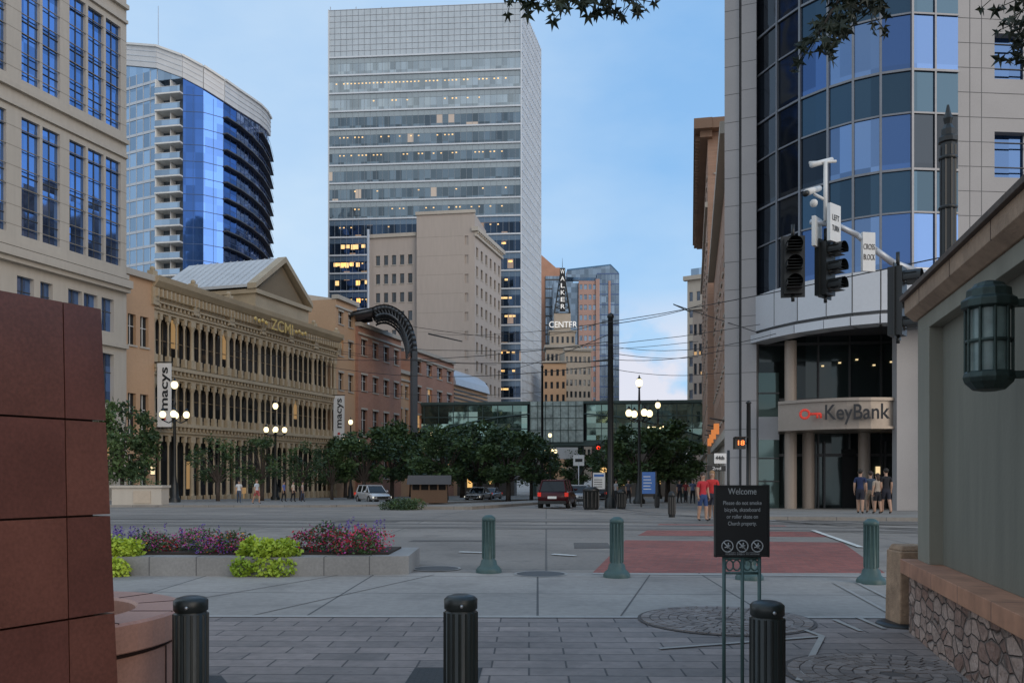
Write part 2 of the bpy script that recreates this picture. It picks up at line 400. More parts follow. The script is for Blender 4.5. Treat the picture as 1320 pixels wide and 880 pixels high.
for li,(z0,z1) in enumerate(lev):
    b.box(cream,0,L,.0,1.52,z1,z1+(1.3 if li<2 else .6)); b.box(cream,-.1,L+.1,-.45,-.003,z1+.95,z1+1.32 if li<2 else z1+1.1); b.box(cream,-.05,L+.05,-.2,-.004,z1+.3,z1+.5)
    for i in range(n+1):
        a=i*st; big=(i%5==0); r=.15 if not big else .30
        a=min(max(a,.3),L-.3)
        b.box(cream,a-r*1.3,a+r*1.3,-.03,.45,z0,z0+.9)
        b.lathe(cream,a,.2,[(r*.9,z0+.9),(r*.78,z0+1.2),(r*.65,z1-1.1),(r*.8,z1-1.0),(r*1.25,z1-.62)],8)
        b.box(cream,a-r*1.3,a+r*1.3,-.02,.42,z1-.62,z1+.01)
        if i<n and li>0:
            am=a+st/2; hw=st/2-.1
            pts=[(am-st/2,z1)]+[(am-hw*math.cos(math.pi*k/6),z1-.6+min(.5,hw)*math.sin(math.pi*k/6)) for k in range(7)]+[(am+st/2,z1)]
            for k in range(1,7):
                p,q=pts[k],pts[k+1]
                b.add(cream,[(p[0],.3,p[1]),(q[0],.3,q[1]),(q[0],.3,z1),(p[0],.3,z1)],[(0,1,2,3)])
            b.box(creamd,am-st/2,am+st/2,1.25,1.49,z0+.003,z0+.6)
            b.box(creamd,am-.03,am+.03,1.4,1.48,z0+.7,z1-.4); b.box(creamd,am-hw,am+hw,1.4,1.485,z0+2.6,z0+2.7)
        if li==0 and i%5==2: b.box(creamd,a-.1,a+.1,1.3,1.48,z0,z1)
    for a in [i*st/2 for i in range(2*n)]: b.box(cream,a,a+.16,-.36,-.21,z1+.55,z1+.93)
b.box(cream,0,L,.0,1.12,18.6,20.3); b.ext(cream,[(-.1,20.3),(-.5,20.5),(-.95,21.0),(-1.1,21.5),(1.1,21.5),(1.1,20.3)],-.3,L+.3)
for i in range(2*n+1): b.box(cream,i*st/2-.1,i*st/2+.1,-.75,-.005,19.5,20.3)
for i in range(0,n+1,5): b.box(cream,i*st-.45,i*st+.45,-.45,-.006,18.65,20.4); b.box(cream,i*st-.35,i*st+.35,-.3,.4,21.5,22.1); b.ball(cream,(i*st,.05,22.3),.28,8)
pz=21.5; ca=(cl+cr)/2; hw=(cr-cl)/2; PH=7.0
b.box(cream,cl,cr,-1.0,10,pz+.001,pz+1.6); b.box(cream,cl-.3,cr+.3,-1.35,10,pz+1.6,pz+2.1)
gold=mat('gilded_letters',(.72,.50,.16),.4,.3)
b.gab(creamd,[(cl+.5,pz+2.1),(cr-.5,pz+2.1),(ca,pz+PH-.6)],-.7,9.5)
roofm=mat('white_roof_metal',(.60,.61,.62),.5,amt=.1)
for sgn in(-1,1):
    e=cl-.5 if sgn<0 else cr+.5
    b.gab(cream,[(e,pz+2.1),(e,pz+2.75),(ca,pz+PH+.35),(ca,pz+PH-.35)],-1.4,-.2)
    b.gab(roofm,[(e,pz+2.3),(e,pz+2.65),(ca,pz+PH+.25),(ca,pz+PH-.3)],-.19,13)
    for k in range(12): 
        bb=.6+k*1.0
        b.add(roofm,[(e,bb,pz+2.75),(e,bb+.12,pz+2.75),(ca,bb+.12,pz+PH+.36),(ca,bb,pz+PH+.36)],[(0,1,2,3)])
b.gab(roofm,[(cl,pz+1.6),(cr,pz+1.6),(ca,pz+PH-.5)],9.6,12.8)
zc=b.done()
text(zc,'ZCMI',b,ca-.5,-1.2,19.9,1.35,gold,5.0,bold=.015)
for k in (-1,1):
    for j in range(4):
        bb=B('ornament'); bb.O,bb.u,bb.w=b.O,b.u,b.w; bb.ball(gold,(ca-.5+k*(3.4+j*.75),-1.1,19.9+.15*(j%2)),.33,8,(1,.3,.8)); child(bb,zc)
for px,y0,y1 in ((212,468,550),(437,510,566)):
    D=DL(px)-2.0; bb=B('store_banner'); bb.fr((PX(px,D),D),(1,0)); hw=9*D/F
    if px>300: hw=7*D/F
    bb.box(white,-hw,hw,-.04,.04,PZ(y1,D),PZ(y0,D)); bb.tube(black,(-hw-.3,0,PZ(y0,D)+.1),(hw+.1,0,PZ(y0,D)+.1),.06); bb.tube(black,(-hw-.3,0,PZ(y1,D)-.1),(hw+.1,0,PZ(y1,D)-.1),.06)
    o=bb.done(); zc_=(PZ(y0,D)+PZ(y1,D))/2
    text(o,'macys',bb,0,-.06,zc_+.6,1.15*hw,black,(PZ(y0,D)-PZ(y1,D))*.68,True,bold=.02)
    bb2=B('star'); bb2.O=bb.O
    pts=[(.38*hw*(1 if k%2 else .45)*math.sin(k*math.pi/5+math.pi),-.07,PZ(y1,D)+.8+.38*hw*(1 if k%2 else .45)*math.cos(k*math.pi/5)) for k in range(10)]
    bb2.add(mat('red_paint',(.5,.02,.02)),pts,[tuple(range(10))]); child(bb2,o)
# ---------------------------------------------------------------- mall blocks beyond
brk=pattern('red_brick_wall',(.46,.23,.15),(.40,.19,.125),(.36,.27,.22),.5,.17,.015,u=uz,amt=.12,bump=.1)
def mallblock(name,p0,p1,ytop,wm_,rows,nc,setb=0.,depth=14,trim=lime,ww=.5,z0=-2.6):
    b=B(name); D0,D1=DL(p0),DL(p1); L=b.face((p0,D0),(p1,D1)); 
    b.O=(b.O[0]+b.w[0]*setb,b.O[1]+b.w[1]*setb)
    zt=PZ(ytop,D0+setb*.29)
    g=glass('mall_glass',(.07,.09,.11),1.2,2.,uz,metal=.6,lit=.08,ls=.4)
    ac=reg(0,L,nc,L/nc*ww); zr=sorted([(zt-a,zt-c) for a,c in rows])
    b.grid(wm_,g,0,L,z0,zt-.01,ac,zr,.35,mf=white,sill=trim)
    b.box(trim,-.15,L+.15,-.45,.6,zt,zt+.6); b.box(trim,-.1,L+.1,-.25,-.004,zt-1.2,zt-.9)
    b.box(trim,0,L,-.2,-.004,4.2,4.7)
    for a,c in rows:
        for l,r in ac: b.box(trim,l-.12,r+.12,-.08,-.005,zt-c+.002,zt-c+.3)
    b.box(wm_,.02,L-.02,.46,depth,z0,zt-.02)
    b.box(wm_,-.02,-.001,0,depth,z0,zt-.02)
    return b,zt,L
b,zt,L=mallblock('department_store_annex',437,462,385,stuc,[(3.4,1.6),(8,5.6),(13,10.5)],2,.5,26)
b.done()
b=B('department_store_rear_wing'); D=DL(434)+6; 
L=b.face((388,D),(460,D+6)); b.box(stuc,0,L,0,14,-2,PZ(386,D)); b.box(lime,-.3,L+.3,-.3,14.2,PZ(386,D),PZ(379,D))
for k in range(9): b.box(lime,.2,3.6,-.15,-.01,PZ(400,D)-k*.45,PZ(400,D)-k*.45+.2)
b.done()
b,zt,L=mallblock('brick_shop_building',462,517,420,brk,[(4.2,1.8),(9.6,7.2),(16.5,12.5),(23,18.5)],4,0,12,ww=.5); b.done()
b,zt,L=mallblock('brick_shop_building',532,585,452,brk,[(3.6,1.5),(8.6,6.),(15,11.),(21,17.)],4,0,12,ww=.5); b.done()
b,zt,L=mallblock('brick_shop_building',517,532,480,stuc,[(4,2),(8.6,6.)],2,.6,12); b.done()
b=B('barrel_roof_hall'); L=b.face((585,DL(585)),(628,DL(628))); zt=PZ(500,DL(600))
b.box(stuc,0,L,0,12,-3,zt); 
pr=[(6-6.6*math.cos(math.pi*k/10),zt+4.5*math.sin(math.pi*k/10)) for k in range(11)]
b.ext(alum,pr,-.2,L+.2)
for k in range(7): b.box(fr,0,L,-.12,-.01,zt-1-k*.8,zt-.7-k*.8)
b.done()
b=B('arched_canopy_gateway'); D=DL(470)-3; b.fr((PX(466,D),D),(1,.16)); 
rm=mat('grey_roof_metal',(.075,.085,.095),.4,.4); rl=mat('canopy_roof_metal',(.24,.26,.28),.45,.4)
w=PX(536,D)-PX(466,D); zb=PZ(452,D); hh=PZ(395,D)-zb
def arc(k,ro=0.): t=math.pi*.62*(1-k/16); return (w*.42+(w*.56+ro)*math.cos(t), zb+(hh+ro)*math.sin(t))
for bb in (0,2.6,5.2,7.8):
    for k in range(16):
        p,q=arc(k),arc(k+1); b.tube(rm,(p[0],bb,p[1]),(q[0],bb,q[1]),.36,.36,6)
        p2,q2=arc(k,-1.0),arc(k+1,-1.0); b.tube(rm,(p2[0],bb,p2[1]),(q2[0],bb,q2[1]),.16,.16,5)
        b.tube(rm,(p[0],bb,p[1]),(q2[0],bb,q2[1]),.1,.1,4)
for k in range(0,12):
    p,q=arc(k,.36),arc(k+1,.36)
    b.add(rl,[(p[0],-.4,p[1]),(q[0],-.4,q[1]),(q[0],8.2,q[1]),(p[0],8.2,p[1])],[(0,1,2,3)])
    b.tube(rm,(p[0],0,p[1]),(p[0],7.8,p[1]),.12,.12,5)
p0=arc(0,.36)
b.add(rl,[(-2.2,-.4,p0[1]-.9),(p0[0],-.4,p0[1]),(p0[0],8.2,p0[1]),(-2.2,8.2,p0[1]-.9)],[(0,1,2,3)])
for bb in (0,7.8): b.tube(rm,(-2.2,bb,p0[1]-1.3),(p0[0],bb,p0[1]-.36),.3,.36,6)
xr=arc(16)[0]
b.box(rm,xr-.42,xr+.38,-.4,.5,-2,zb+.1); b.box(rm,xr-.40,xr+.36,7.3,8.2,-2,zb+.1)
b.done()
# ---------------------------------------------------------------- curved condo tower
b=B('curved_glass_condo_tower')
cg1=glass('condo_grey_glass',(.28,.38,.50),1.6,3.,(1,0),metal=.85,var=.25)
cg2=glass('condo_blue_glass',(.085,.19,.50),1.7,3.1,(1,0),metal=.92,var=.2,wob=.03)
cg3=glass('condo_curve_glass',(.07,.14,.34),1.7,3.1,(0,1),metal=.92,var=.3,wob=.04)
bfr=mat('blue_frame',(.08,.13,.25),.4,.5)
pts=[(150,166),(203,161),(236,160),(262,160.5),(288,163),(305,167),(320,172),(333,178),(342,185),(347,194)]
tops=[56,60,72,86,103,115,125,134,143,152]
Z=[PZ(t,p[1]) for t,p in zip(tops,pts)]
fl=3.1
for i in range(len(pts)-1):
    L=b.face(pts[i],pts[i+1]); zl,zr_=Z[i]-4.2,Z[i+1]-4.2; zm=min(zl,zr_)
    if i==0: b.curtain(cg1,alum,0,L,20,zm,fl,2.0,fw=.5,fd=.1)
    elif i==1:
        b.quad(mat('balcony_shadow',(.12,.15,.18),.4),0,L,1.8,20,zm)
        z=20
        while z<zm-1:
            b.box(white,0,L,-1.0,1.79,z,z+.28); b.quad(cg1,.1,L-.1,-.98,z+.3,z+1.3); b.box(alum,0,L,-1.02,-.94,z+1.3,z+1.4)
            b.box(white,L*.5-.1,L*.5+.1,.1,1.7,z+.29,z+fl); z+=fl
        b.box(white,-.15,.15,-.6,1.9,20,zm)
    else:
        b.curtain(cg2 if i<4 else cg3,bfr,0,L,20,zm,fl,1.7,fw=.12,fd=.05,mt=.05,md=.06)
        if i>=4:
            z=23
            while z<zm-1: b.box(mat('dark_slab',(.07,.08,.10),.6),-.15,L+.15,-1.0,-.01,z,z+.24); b.box(bfr,-.15,L+.15,-1.0,-.96,z+1.0,z+1.08); z+=fl
    gg_=cg1 if i<2 else cg2 if i<4 else cg3
    b.gab(gg_,[(0,zm),(L,zm),(L,zr_+.01),(0,zl+.01)],.0,.3) if abs(zl-zr_)>.05 else None
    b.gab(roofm,[(-.02,zl),(L+.02,zr_),(L+.02,Z[i+1]-.3),(-.02,Z[i]-.3)],-.35,.8)
    b.gab(white,[(-.02,Z[i]-.3),(L+.02,Z[i+1]-.3),(L+.02,Z[i+1]+.1),(-.02,Z[i]+.1)],-.7,1.)
    for q in range(1,4): b.gab(alum,[(0,zl+q),(L,zr_+q),(L,zr_+q+.12),(0,zl+q+.12)],-.42,-.352)
core=[(PX(p,d)+(.5 if i<4 else -1.6),d+2.4) for i,(p,d) in enumerate(pts[:-1])]+[(PX(347,194)-2.2,194),(-60,212),(-92,212)]
b.fr((0,0),(1,0)); b.prism(mat('tower_core',(.2,.22,.25),.8),core,0,Z[-1]-5)
core2=[(PX(p,d)+.5,d+2.4) for p,d in pts[:4]]+[(-62,178),(-88,178)]
b.prism(roofm,core2,Z[-1]-4.99,Z[3]-5)
b.tube(alum,(PX(204,166),166,60),(PX(204,166),166,PZ(8,166)),.15,.06)
b.done()
# ---------------------------------------------------------------- tall glass office tower
b=B('glass_office_tower'); A=(424,226);C=(672,222);E=(697,246)
L=b.face(A,C); ztop=PZ(3,222)
gA=glass('tower_glass_bright_reflection',(.38,.43,.45),1.55,2.4,b.u,metal=.8,var=.25,wob=.06,rough=.12)  # three tints of one glass: reflection gradient painted in, bright above, dark below
gB=glass('tower_glass_mid_reflection',(.15,.195,.23),1.55,2.4,b.u,metal=.8,var=.4,wob=.07,lit=.02,ls=.3)
gC=glass('tower_glass_dark_reflection',(.035,.06,.10),1.55,2.4,b.u,metal=.75,var=.5,wob=.06,lit=.07,ls=.28)
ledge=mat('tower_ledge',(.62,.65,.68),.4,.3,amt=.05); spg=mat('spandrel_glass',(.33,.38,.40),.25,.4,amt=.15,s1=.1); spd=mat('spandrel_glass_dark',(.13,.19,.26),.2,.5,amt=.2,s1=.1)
scr=mat('screen_glass',(.50,.55,.58),.3,.4,amt=.1)
glow=mat('office_ceiling_light',(.9,.7,.4),.5,em=(1,.58,.18),es=.85)
fh=4.75; z=ztop-12.5; k=0
b.quad(scr,0,L,0,z,ztop)
for i in range(9): b.box(alum,0,L,-.12,-.01,z+i*1.55,z+i*1.55+.1)
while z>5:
    g=gA if k<3 else gB if k<9 else gC  # floor bands carry the painted reflection gradient
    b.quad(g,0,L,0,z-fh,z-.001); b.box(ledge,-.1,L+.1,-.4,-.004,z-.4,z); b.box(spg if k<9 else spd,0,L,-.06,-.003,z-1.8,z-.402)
    if k in (1,2,4,5,7,8,9,11,13):
        for i in range(46):
            if R()<(.8 if k==1 else .4 if k in (4,5) else .2):
                a=L*(.04+.9*i/46); b.box(glow,a-.2,a+.2,-.05,-.012,z-2.5,z-2.25+.1*R())
    if k in (10,11,12,13,14,16,17,18,19,20):
        for i in range(26):
            if R()<.4: a=U(.02,.27)*L; b.box(glow,a-.5,a+.5,-.04,-.011,z-2.8-U(0,.7),z-2.1)
        for i in range(6):
            if R()<.4: a=U(.88,.97)*L; b.box(glow,a-.4,a+.4,-.04,-.0115,z-2.8,z-2.3)
    z-=fh; k+=1
n=32
for i in range(n+1): a=L*i/n; b.box(mat('tower_mullion_dark',(.28,.31,.34),.4,.5),a-.035,a+.035,-.12,.01,5,ztop)
for i in (0,n): a=L*i/n; b.box(ledge,a-.15,a+.15,-.42,.02,5,ztop)
L2=b.face(C,E); sg=glass('tower_side_glass',(.62,.68,.74),1.5,2.4,b.u,metal=.7,var=.12,wob=.02,rough=.2)
b.curtain(sg,ledge,0,L2,5,ztop,fh/2,1.5,fw=.3,fd=.1,mt=.14,md=.18)
b.fr((0,0),(1,0)); b.prism(mat('tower_core2',(.3,.32,.35),.8),[(PX(424,226)+.3,226.6),(PX(672,222)-.1,222.8),(PX(697,246)-.6,246),(PX(424,250)+1.,250)],0,ztop-12.6)
for i in range(8): b.tube(alum,(PX(424,226)+.3+i*6.8,226.5,ztop-12),(PX(424,226)+.3+i*6.8,226.5,ztop+1.2),.12)
b.done()
# ---------------------------------------------------------------- beige midrise
b=B('masonry_midrise_building'); mr=mat('masonry_beige',(.44,.385,.34),.85,amt=.10,s1=.1,s2=2,streak=True)
mg=glass('midrise_glass',(.05,.06,.07),1.4,2.,(1,0),metal=.45)
L=b.face((537,190),(612,188)); zt=PZ(276,189)
b.grid(mr,mg,0,L,0,zt,[(L*.83,L*.89)],[(zt-7-k*4.2,zt-5-k*4.2) for k in range(14)][::-1],.3)
b.box(mr,.05,L-.05,.45,14,0,zt-.1); b.box(lime,-.2,L+.1,-.3,.5,zt,zt+.7)
for k in range(12): b.box(jl,0,L*.8,-.005,.1,zt-5-k*4.2,zt-4.93-k*4.2)
L2=b.face((612,188),(646,208)); zt2=PZ(298,188)
b.grid(mr,mg,0.01,L2,0,zt2,reg(0,L2,6,1.5),[(zt2-5.5-k*4.2,zt2-3.2-k*4.2) for k in range(12)][::-1],.3,sill=lime)
b.box(lime,-.5,L2+.6,-.9,.6,zt2,zt2+.9); b.box(lime,-.2,L2+.3,-.5,-.004,zt2-1.1,zt2-.5); b.box(mr,.02,L2-.02,.45,10,0,zt2-.1)
for i in range(16): b.box(lime,i*L2/16,i*L2/16+.4,-.8,-.01,zt2-.5,zt2-.01)
b.box(mat('red_sign',(.3,.03,.03)),L2*.1,L2*.8,-.3,-.006,zt2+1.0,zt2+1.3)
L3=b.face((476,193),(537,191)); zt3=PZ(306,192)
b.grid(mr,mg,0,L3-.02,0,zt3,reg(L3*.1,L3*.95,5,1.0),[(zt3-6.2-k*4.2,zt3-4-k*4.2) for k in range(12)][::-1],.3,sill=lime)
b.box(lime,-.2,L3-.05,-.4,.5,zt3,zt3+.8); b.box(mr,.02,L3-.05,.45,12,0,zt3-.1)
b.tube(alum,(.3,-1.5,0),(.3,-1.5,PZ(295,191)),.35,.3,8)
b.done()
# ---------------------------------------------------------------- tower with rooftop sign
b=B('bank_tower_with_rooftop_sign'); L=b.face((704,262),(747,262)); 
wk=mat('walker_stone',(.50,.42,.33),.85,amt=.12)
wg=glass('walker_glass',(.05,.06,.07),1.2,2,(1,0),metal=.4)
zt=PZ(448,262)
b.grid(wk,wg,0,L,0,zt,reg(0,L,8,.75),[(zt-4-k*3.6,zt-1.9-k*3.6) for k in range(8)][::-1],.3)
b.box(wk,.05,L-.05,.45,9,0,zt-.1); b.box(lime,-.5,L+.5,-.8,9,zt,zt+.8)
b.grid(wk,wg,L*.12,L*.88,zt+.8,PZ(427,262),reg(L*.12,L*.88,5,.7),[(zt+1.6,zt+3.6)],.3,base_b=1.); b.box(wk,L*.13,L*.87,1.45,8,zt+.8,PZ(427,262)); b.box(lime,L*.08,L*.92,.6,8.4,PZ(427,262),PZ(425,262)); b.box(wk,L*.25,L*.75,2,7,PZ(425,262),PZ(402,262))
ca=L*.5; z0=PZ(402,262); z1=PZ(343,262)
for i in(-1,1):
    for j in(0,2.4): b.tube(black,(ca+i*2.4,2+j,z0),(ca+i*.4,3+j*.2,z1),.22,.12,5)
for k in range(8):
    za=z0+(z1-z0)*k/8; zb_=z0+(z1-z0)*(k+1)/8; wa=2.4-2.0*k/8; wb=2.4-2.0*(k+1)/8
    b.tube(black,(ca-wa,2,za),(ca+wb,2.1,zb_),.12,.12,4); b.tube(black,(ca+wa,2,za),(ca-wb,2.1,zb_),.12,.12,4); b.tube(black,(ca-wa,2,za),(ca+wa,2,za),.12,.12,4)
b.tube(black,(ca,2,z1),(ca,2,z1+3),.1,.03,5)
b.box(mat('sign_panel_black',(.02,.02,.022)),ca-.85,ca+.85,1.5,1.7,z0+.4,z1-.2)
for s_ in(-1,1): b.tube(black,(ca+s_*L*.45,0,zt),(ca+s_*L*.45,0,PZ(410,262)),.15,.1,5)
lm=mat('sign_letter_white',(.8,.8,.8),em=(1,.97,.9),es=.4)
o=b.done()
for i,ch in enumerate('WALKER'): text(o,ch,b,ca,1.4,z1-1.4-i*2.15,1.4,lm,1.25,bold=.01)
text(o,'CENTER',b,ca,-.6,PZ(419,262),1.9,lm,L*.84,bold=.015)
b=B('striped_office_tower'); L=b.face((746,300),(798,300)); pk=mat('pink_stone',(.46,.29,.24),.8,amt=.08)
g2=glass('striped_glass',(.22,.28,.34),1.5,2,(1,0),metal=.8,rough=.15)
zt=PZ(362,300); L1=L*.45
b.grid(pk,g2,0,L1,0,zt,reg(0,L1,4,1.0),[(zt-3-k*3.6,zt-1.2-k*3.6) for k in range(18)][::-1],.3); b.box(pk,.1,L1-.1,.45,10,0,zt-.1)
b.curtain(g2,bfr,L1,L,0,PZ(352,300),3.6,1.4,fw=.4); b.box(pk,L1-.4,L1+.9,-.6,1,0,PZ(360,300))
b.box(pk,L1+4.,L1+4.8,-.5,1,0,PZ(362,300)); b.gab(g2,[(-4,PZ(356,300)),(-4,PZ(348,300)),(L*.8,PZ(341,300)),(L,PZ(352,300)),(L,PZ(358,300))],1.1,8)
b.gab(mat('teal_trim',(.05,.16,.30),.4),[(-4,PZ(348,300)),(-4,PZ(346,300)),(L*.8,PZ(339.5,300)),(L,PZ(350,300)),(L,PZ(352,300)),(L*.8,PZ(341,300))],1.,8.1)
b.box(g2,L1,L-.05,.1,9,0,PZ(357,300)); b.box(g2,-9,L1-.05,3,12,0,PZ(362,300))
b.done()
b=B('stone_office_block'); L=b.face((695,320),(722,320)); bs_=mat('brownstone',(.50,.27,.18),.85); b.box(bs_,0,L,0,20,0,PZ(345,320)); b.gab(bs_,[(0,PZ(345,320)),(0,PZ(326,320)),(L*.8,PZ(345,320))],0,20)
b.curtain(g2,fr,L*.3,L*1.6,20,PZ(356,320),3.4,1.5,fw=.5,glb=-.3)
b.done()
b=B('low_brick_block'); L=b.face((700,230),(730,230)); zt=PZ(468,230); b.grid(stuc,wg,0,L,0,zt,reg(0,L,4,.7),[(zt-3.4-k*3.4,zt-1.6-k*3.4) for k in range(6)][::-1],.3); b.box(stuc,.05,L-.05,.45,8,0,zt-.1); b.box(lime,-.3,L+.3,-.4,.6,zt,zt+.5); b.done()
b=B('distant_office_block'); L=b.face((728,250),(762,251)); zt=PZ(452,250); b.grid(wk,wg,0,L,0,zt,reg(0,L,6,.7),[(zt-3.4-k*3.4,zt-1.6-k*3.4) for k in range(10)][::-1],.3); b.box(wk,.05,L-.05,.45,8,0,zt-.1); b.box(lime,-.3,L+.3,-.6,.6,zt,zt+.8); b.done()
# ---------------------------------------------------------------- skybridge
b=B('glass_skybridge'); L=b.face((528,152),(912,146)); z0,z1=PZ(568,150),PZ(521,150)
sg=glass('skybridge_green_glass',(.22,.33,.29),2.6,2.1,b.u,metal=.85,var=.55,wob=.3,rough=.1)
et=mat('etched_glass',(.38,.46,.43),.35,.2,amt=.5,s1=.5,s2=2)
gf=mat('green_steel',(.08,.12,.11),.5,.4)
m0,m1=b.fa(680),b.fa(756)
b.curtain(sg,gf,0,m0,z0,z1,2.1,2.6,fw=.16,mt=.12,md=.2); b.curtain(sg,gf,m1,L,z0,z1,2.1,2.6,fw=.16,mt=.12,md=.2)
b.curtain(et,gf,m0+.5,m1-.5,z0-.3,z1+.4,2.1,1.3,fw=.1,mt=.08,md=.3,glb=-.5)
b.box(gf,-.3,L+.3,-.4,6,z1,z1+.45); b.box(gf,-.3,L+.3,-.4,6,z0-.9,z0); b.box(dark,.2,L-.2,.1,5.5,z0,z1)
for k in range(24):
    t0=k/24;t1=(k+1)/24
    za=z0+.3+5*(1-(2*t0-1)**2)*.9; zb_=z0+.3+5*(1-(2*t1-1)**2)*.9
    b.tube(gf,(L*t0,-.28,za),(L*t1,-.28,zb_),.12,.12,5)
for a in (m0+1,m1-1,6,L-4): b.box(gf,a-.5,a+.5,1,2,-3,z0-.9)
b.box(white,m0+1.5,m1-1.5,-.6,-.41,z0-3.2,z0-1.2); b.box(gf,m0+1,m1-1,0,4,z0-1.2,z0-.9)
for a in (m0+2,m1-2): b.box(mat('bridge_pier',(.3,.29,.27)),a-.4,a+.4,-.2,.6,-3,z0-1.2)
b.done()
b=B('mall_street_block'); L=b.face((528,170),(912,164)); b.box(mat('dim_wall',(.16,.14,.12),.9,amt=.3,s1=.1),0,L*.36,0,5,-4,PZ(575,167)); b.box(MC['dim_wall'],L*.62,L*.93,0,5,-4,PZ(575,167))
for k in range(26):
    a=U(.02,.34)*L if k%2 else U(.63,.92)*L; b.box(glow,a,a+U(.4,1.4),-.1,-.01,U(-1,1.5),U(1.8,3))
b.done()
# ---------------------------------------------------------------- right side receding facades
b=B('brick_hotel_building')
XA=lambda D:12.5+(D-50)*.209
b.fr((XA(150),150),(XA(101)-XA(150),101-150)); L=math.hypot(XA(101)-XA(150),49); ub=b.u
hb=pattern('orange_brick',(.48,.29,.20),(.42,.25,.17),(.40,.32,.26),.5,.17,.015,u=ub,amt=.1,bump=.1)
hg=glass('hotel_glass',(.08,.10,.13),1.4,2,ub,metal=.7,lit=.06)
crn=mat('brown_cornice',(.26,.16,.105),.7,amt=.2)
b.grid(hb,hg,0,L,4,42,reg(0,L,13,1.6),[(6+k*3.9,8.4+k*3.9) for k in range(9)],.3,sill=lime)
b.grid(lime,hg,0,L,-3,4,reg(0,L,6,5.5),[(-2,3)],.5)
b.box(lime,0,L,-.4,-.004,4,4.6); b.box(lime,0,L,-.3,-.004,33.2,33.8)
b.box(crn,-.6,L+1.5,-1.6,.5,42,43.2); b.box(crn,-.3,L+.8,-.9,.5,41.2,41.997)
for i in range(45): b.box(crn,i*L/45,i*L/45+.45,-1.4,-.91,41.3,41.99)
b.box(hb,.05,L-.05,.45,18,-3,42)
X1=XA(101); b.fr((X1,101),(1,-.2)); 
b.grid(hb,hg,0,16,4,42,reg(0,16,5,1.6),[(6+k*3.9,8.4+k*3.9) for k in range(9)],.3,sill=lime); b.box(lime,0,16,-.02,.3,-3,4)
b.box(crn,.5,16,-1.4,.5,42.003,43.197); b.box(hb,.05,16,.45,10,-3,41.9); b.box(hb,4,12,1,8,43,46)
b.done()
b=B('brick_shop_building'); b.fr((XA(100),99.5),(XA(56)-XA(100),56-99.5)); L=math.hypot(XA(56)-XA(100),43.5)
b.O=(b.O[0]+.6,b.O[1]); zt=24
b.grid(hb,hg,0,L,4,zt,reg(0,L,12,1.6),[(6+k*3.9,8.4+k*3.9) for k in range(4)],.3,sill=lime); b.grid(lime,hg,0,L,-3,4,reg(0,L,6,5.),[(-2,3)],.5)
b.box(lime,-.4,L,-.7,.5,zt,zt+.8); b.box(lime,0,L,-.4,-.004,4,4.6); b.box(hb,.05,L,.45,14,-3,zt-.1)
for i in range(4):
    a=L-8-i*9; b.tube(black,(a,-.1,5.6),(a,-1.2,5.8),.05); b.box(mat('neon_sign',(.5,.12,.03),em=(1,.35,.1),es=.5),a-.1,a+.1,-.9,-.5,4.6,5.4)
b.done()
b=B('stone_office_block'); L=b.face((886,205),(905,203)); zt=PZ(362,205)
b.grid(lime,hg,0,L,-5,zt,reg(0,L,2,.9),[(zt-5-k*3.9,zt-2.8-k*3.9) for k in range(11)][::-1],.3); b.box(lime,.02,L+20,.45,40,-5,zt-.1); b.box(lime,-.8,L+2,-.8,.5,zt,zt+1); b.box(cg1,.5,L,1,10,zt+1,zt+3); b.done()
b=B('stone_office_block'); L=b.face((893,170),(906,169)); zt=PZ(400,170); b.grid(mr,hg,0,L,-5,zt,reg(0,L,2,.6),[(zt-5-k*3.9,zt-2.8-k*3.9) for k in range(8)][::-1],.3); b.box(mr,.02,L+15,.45,25,-5,zt-.1); b.box(lime,-.6,L+1,-.7,.5,zt,zt+.7); b.done()
# ---------------------------------------------------------------- bank tower
gr=mat('grey_granite',(.32,.31,.31),.45,amt=.14,s1=.3,s2=30,bump=.02)
seam=mat('granite_seam',(.12,.12,.12),.8)
b=B('granite_bank_tower')
L=b.face((933,44.2),(975,43.6))
h=L/2
for a0,a1,off in ((0,h-.08,.3),(h+.08,L,0)):
    b.box(gr,a0,a1,off,1.4,-.4,62)
    z=1.
    while z<60: b.box(seam,a0-.002,a1+.002,off-.004,off+.3,z,z+.03); z+=1.45
b.box(seam,h-.08,h+.08,.45,1.3,-.4,62)
pp=[(975,44),(1003,42.2),(1032,40.8),(1068,39.6),(1100,38.8),(1135,38.2),(1175,37.8),(1235,38)]
mul=mat('tower_mullion',(.20,.21,.23),.4,.6)
spw=mat('white_panel',(.58,.59,.61),.35,.2,amt=.06)
kz0=10.7; fh=4.4
kd=glass('bank_glass_dark_reflection',(.025,.035,.05),1.1,2.2,(1,0),metal=.8,wob=.05,var=.4)  # dark tint paints in the reflection of a dark building opposite
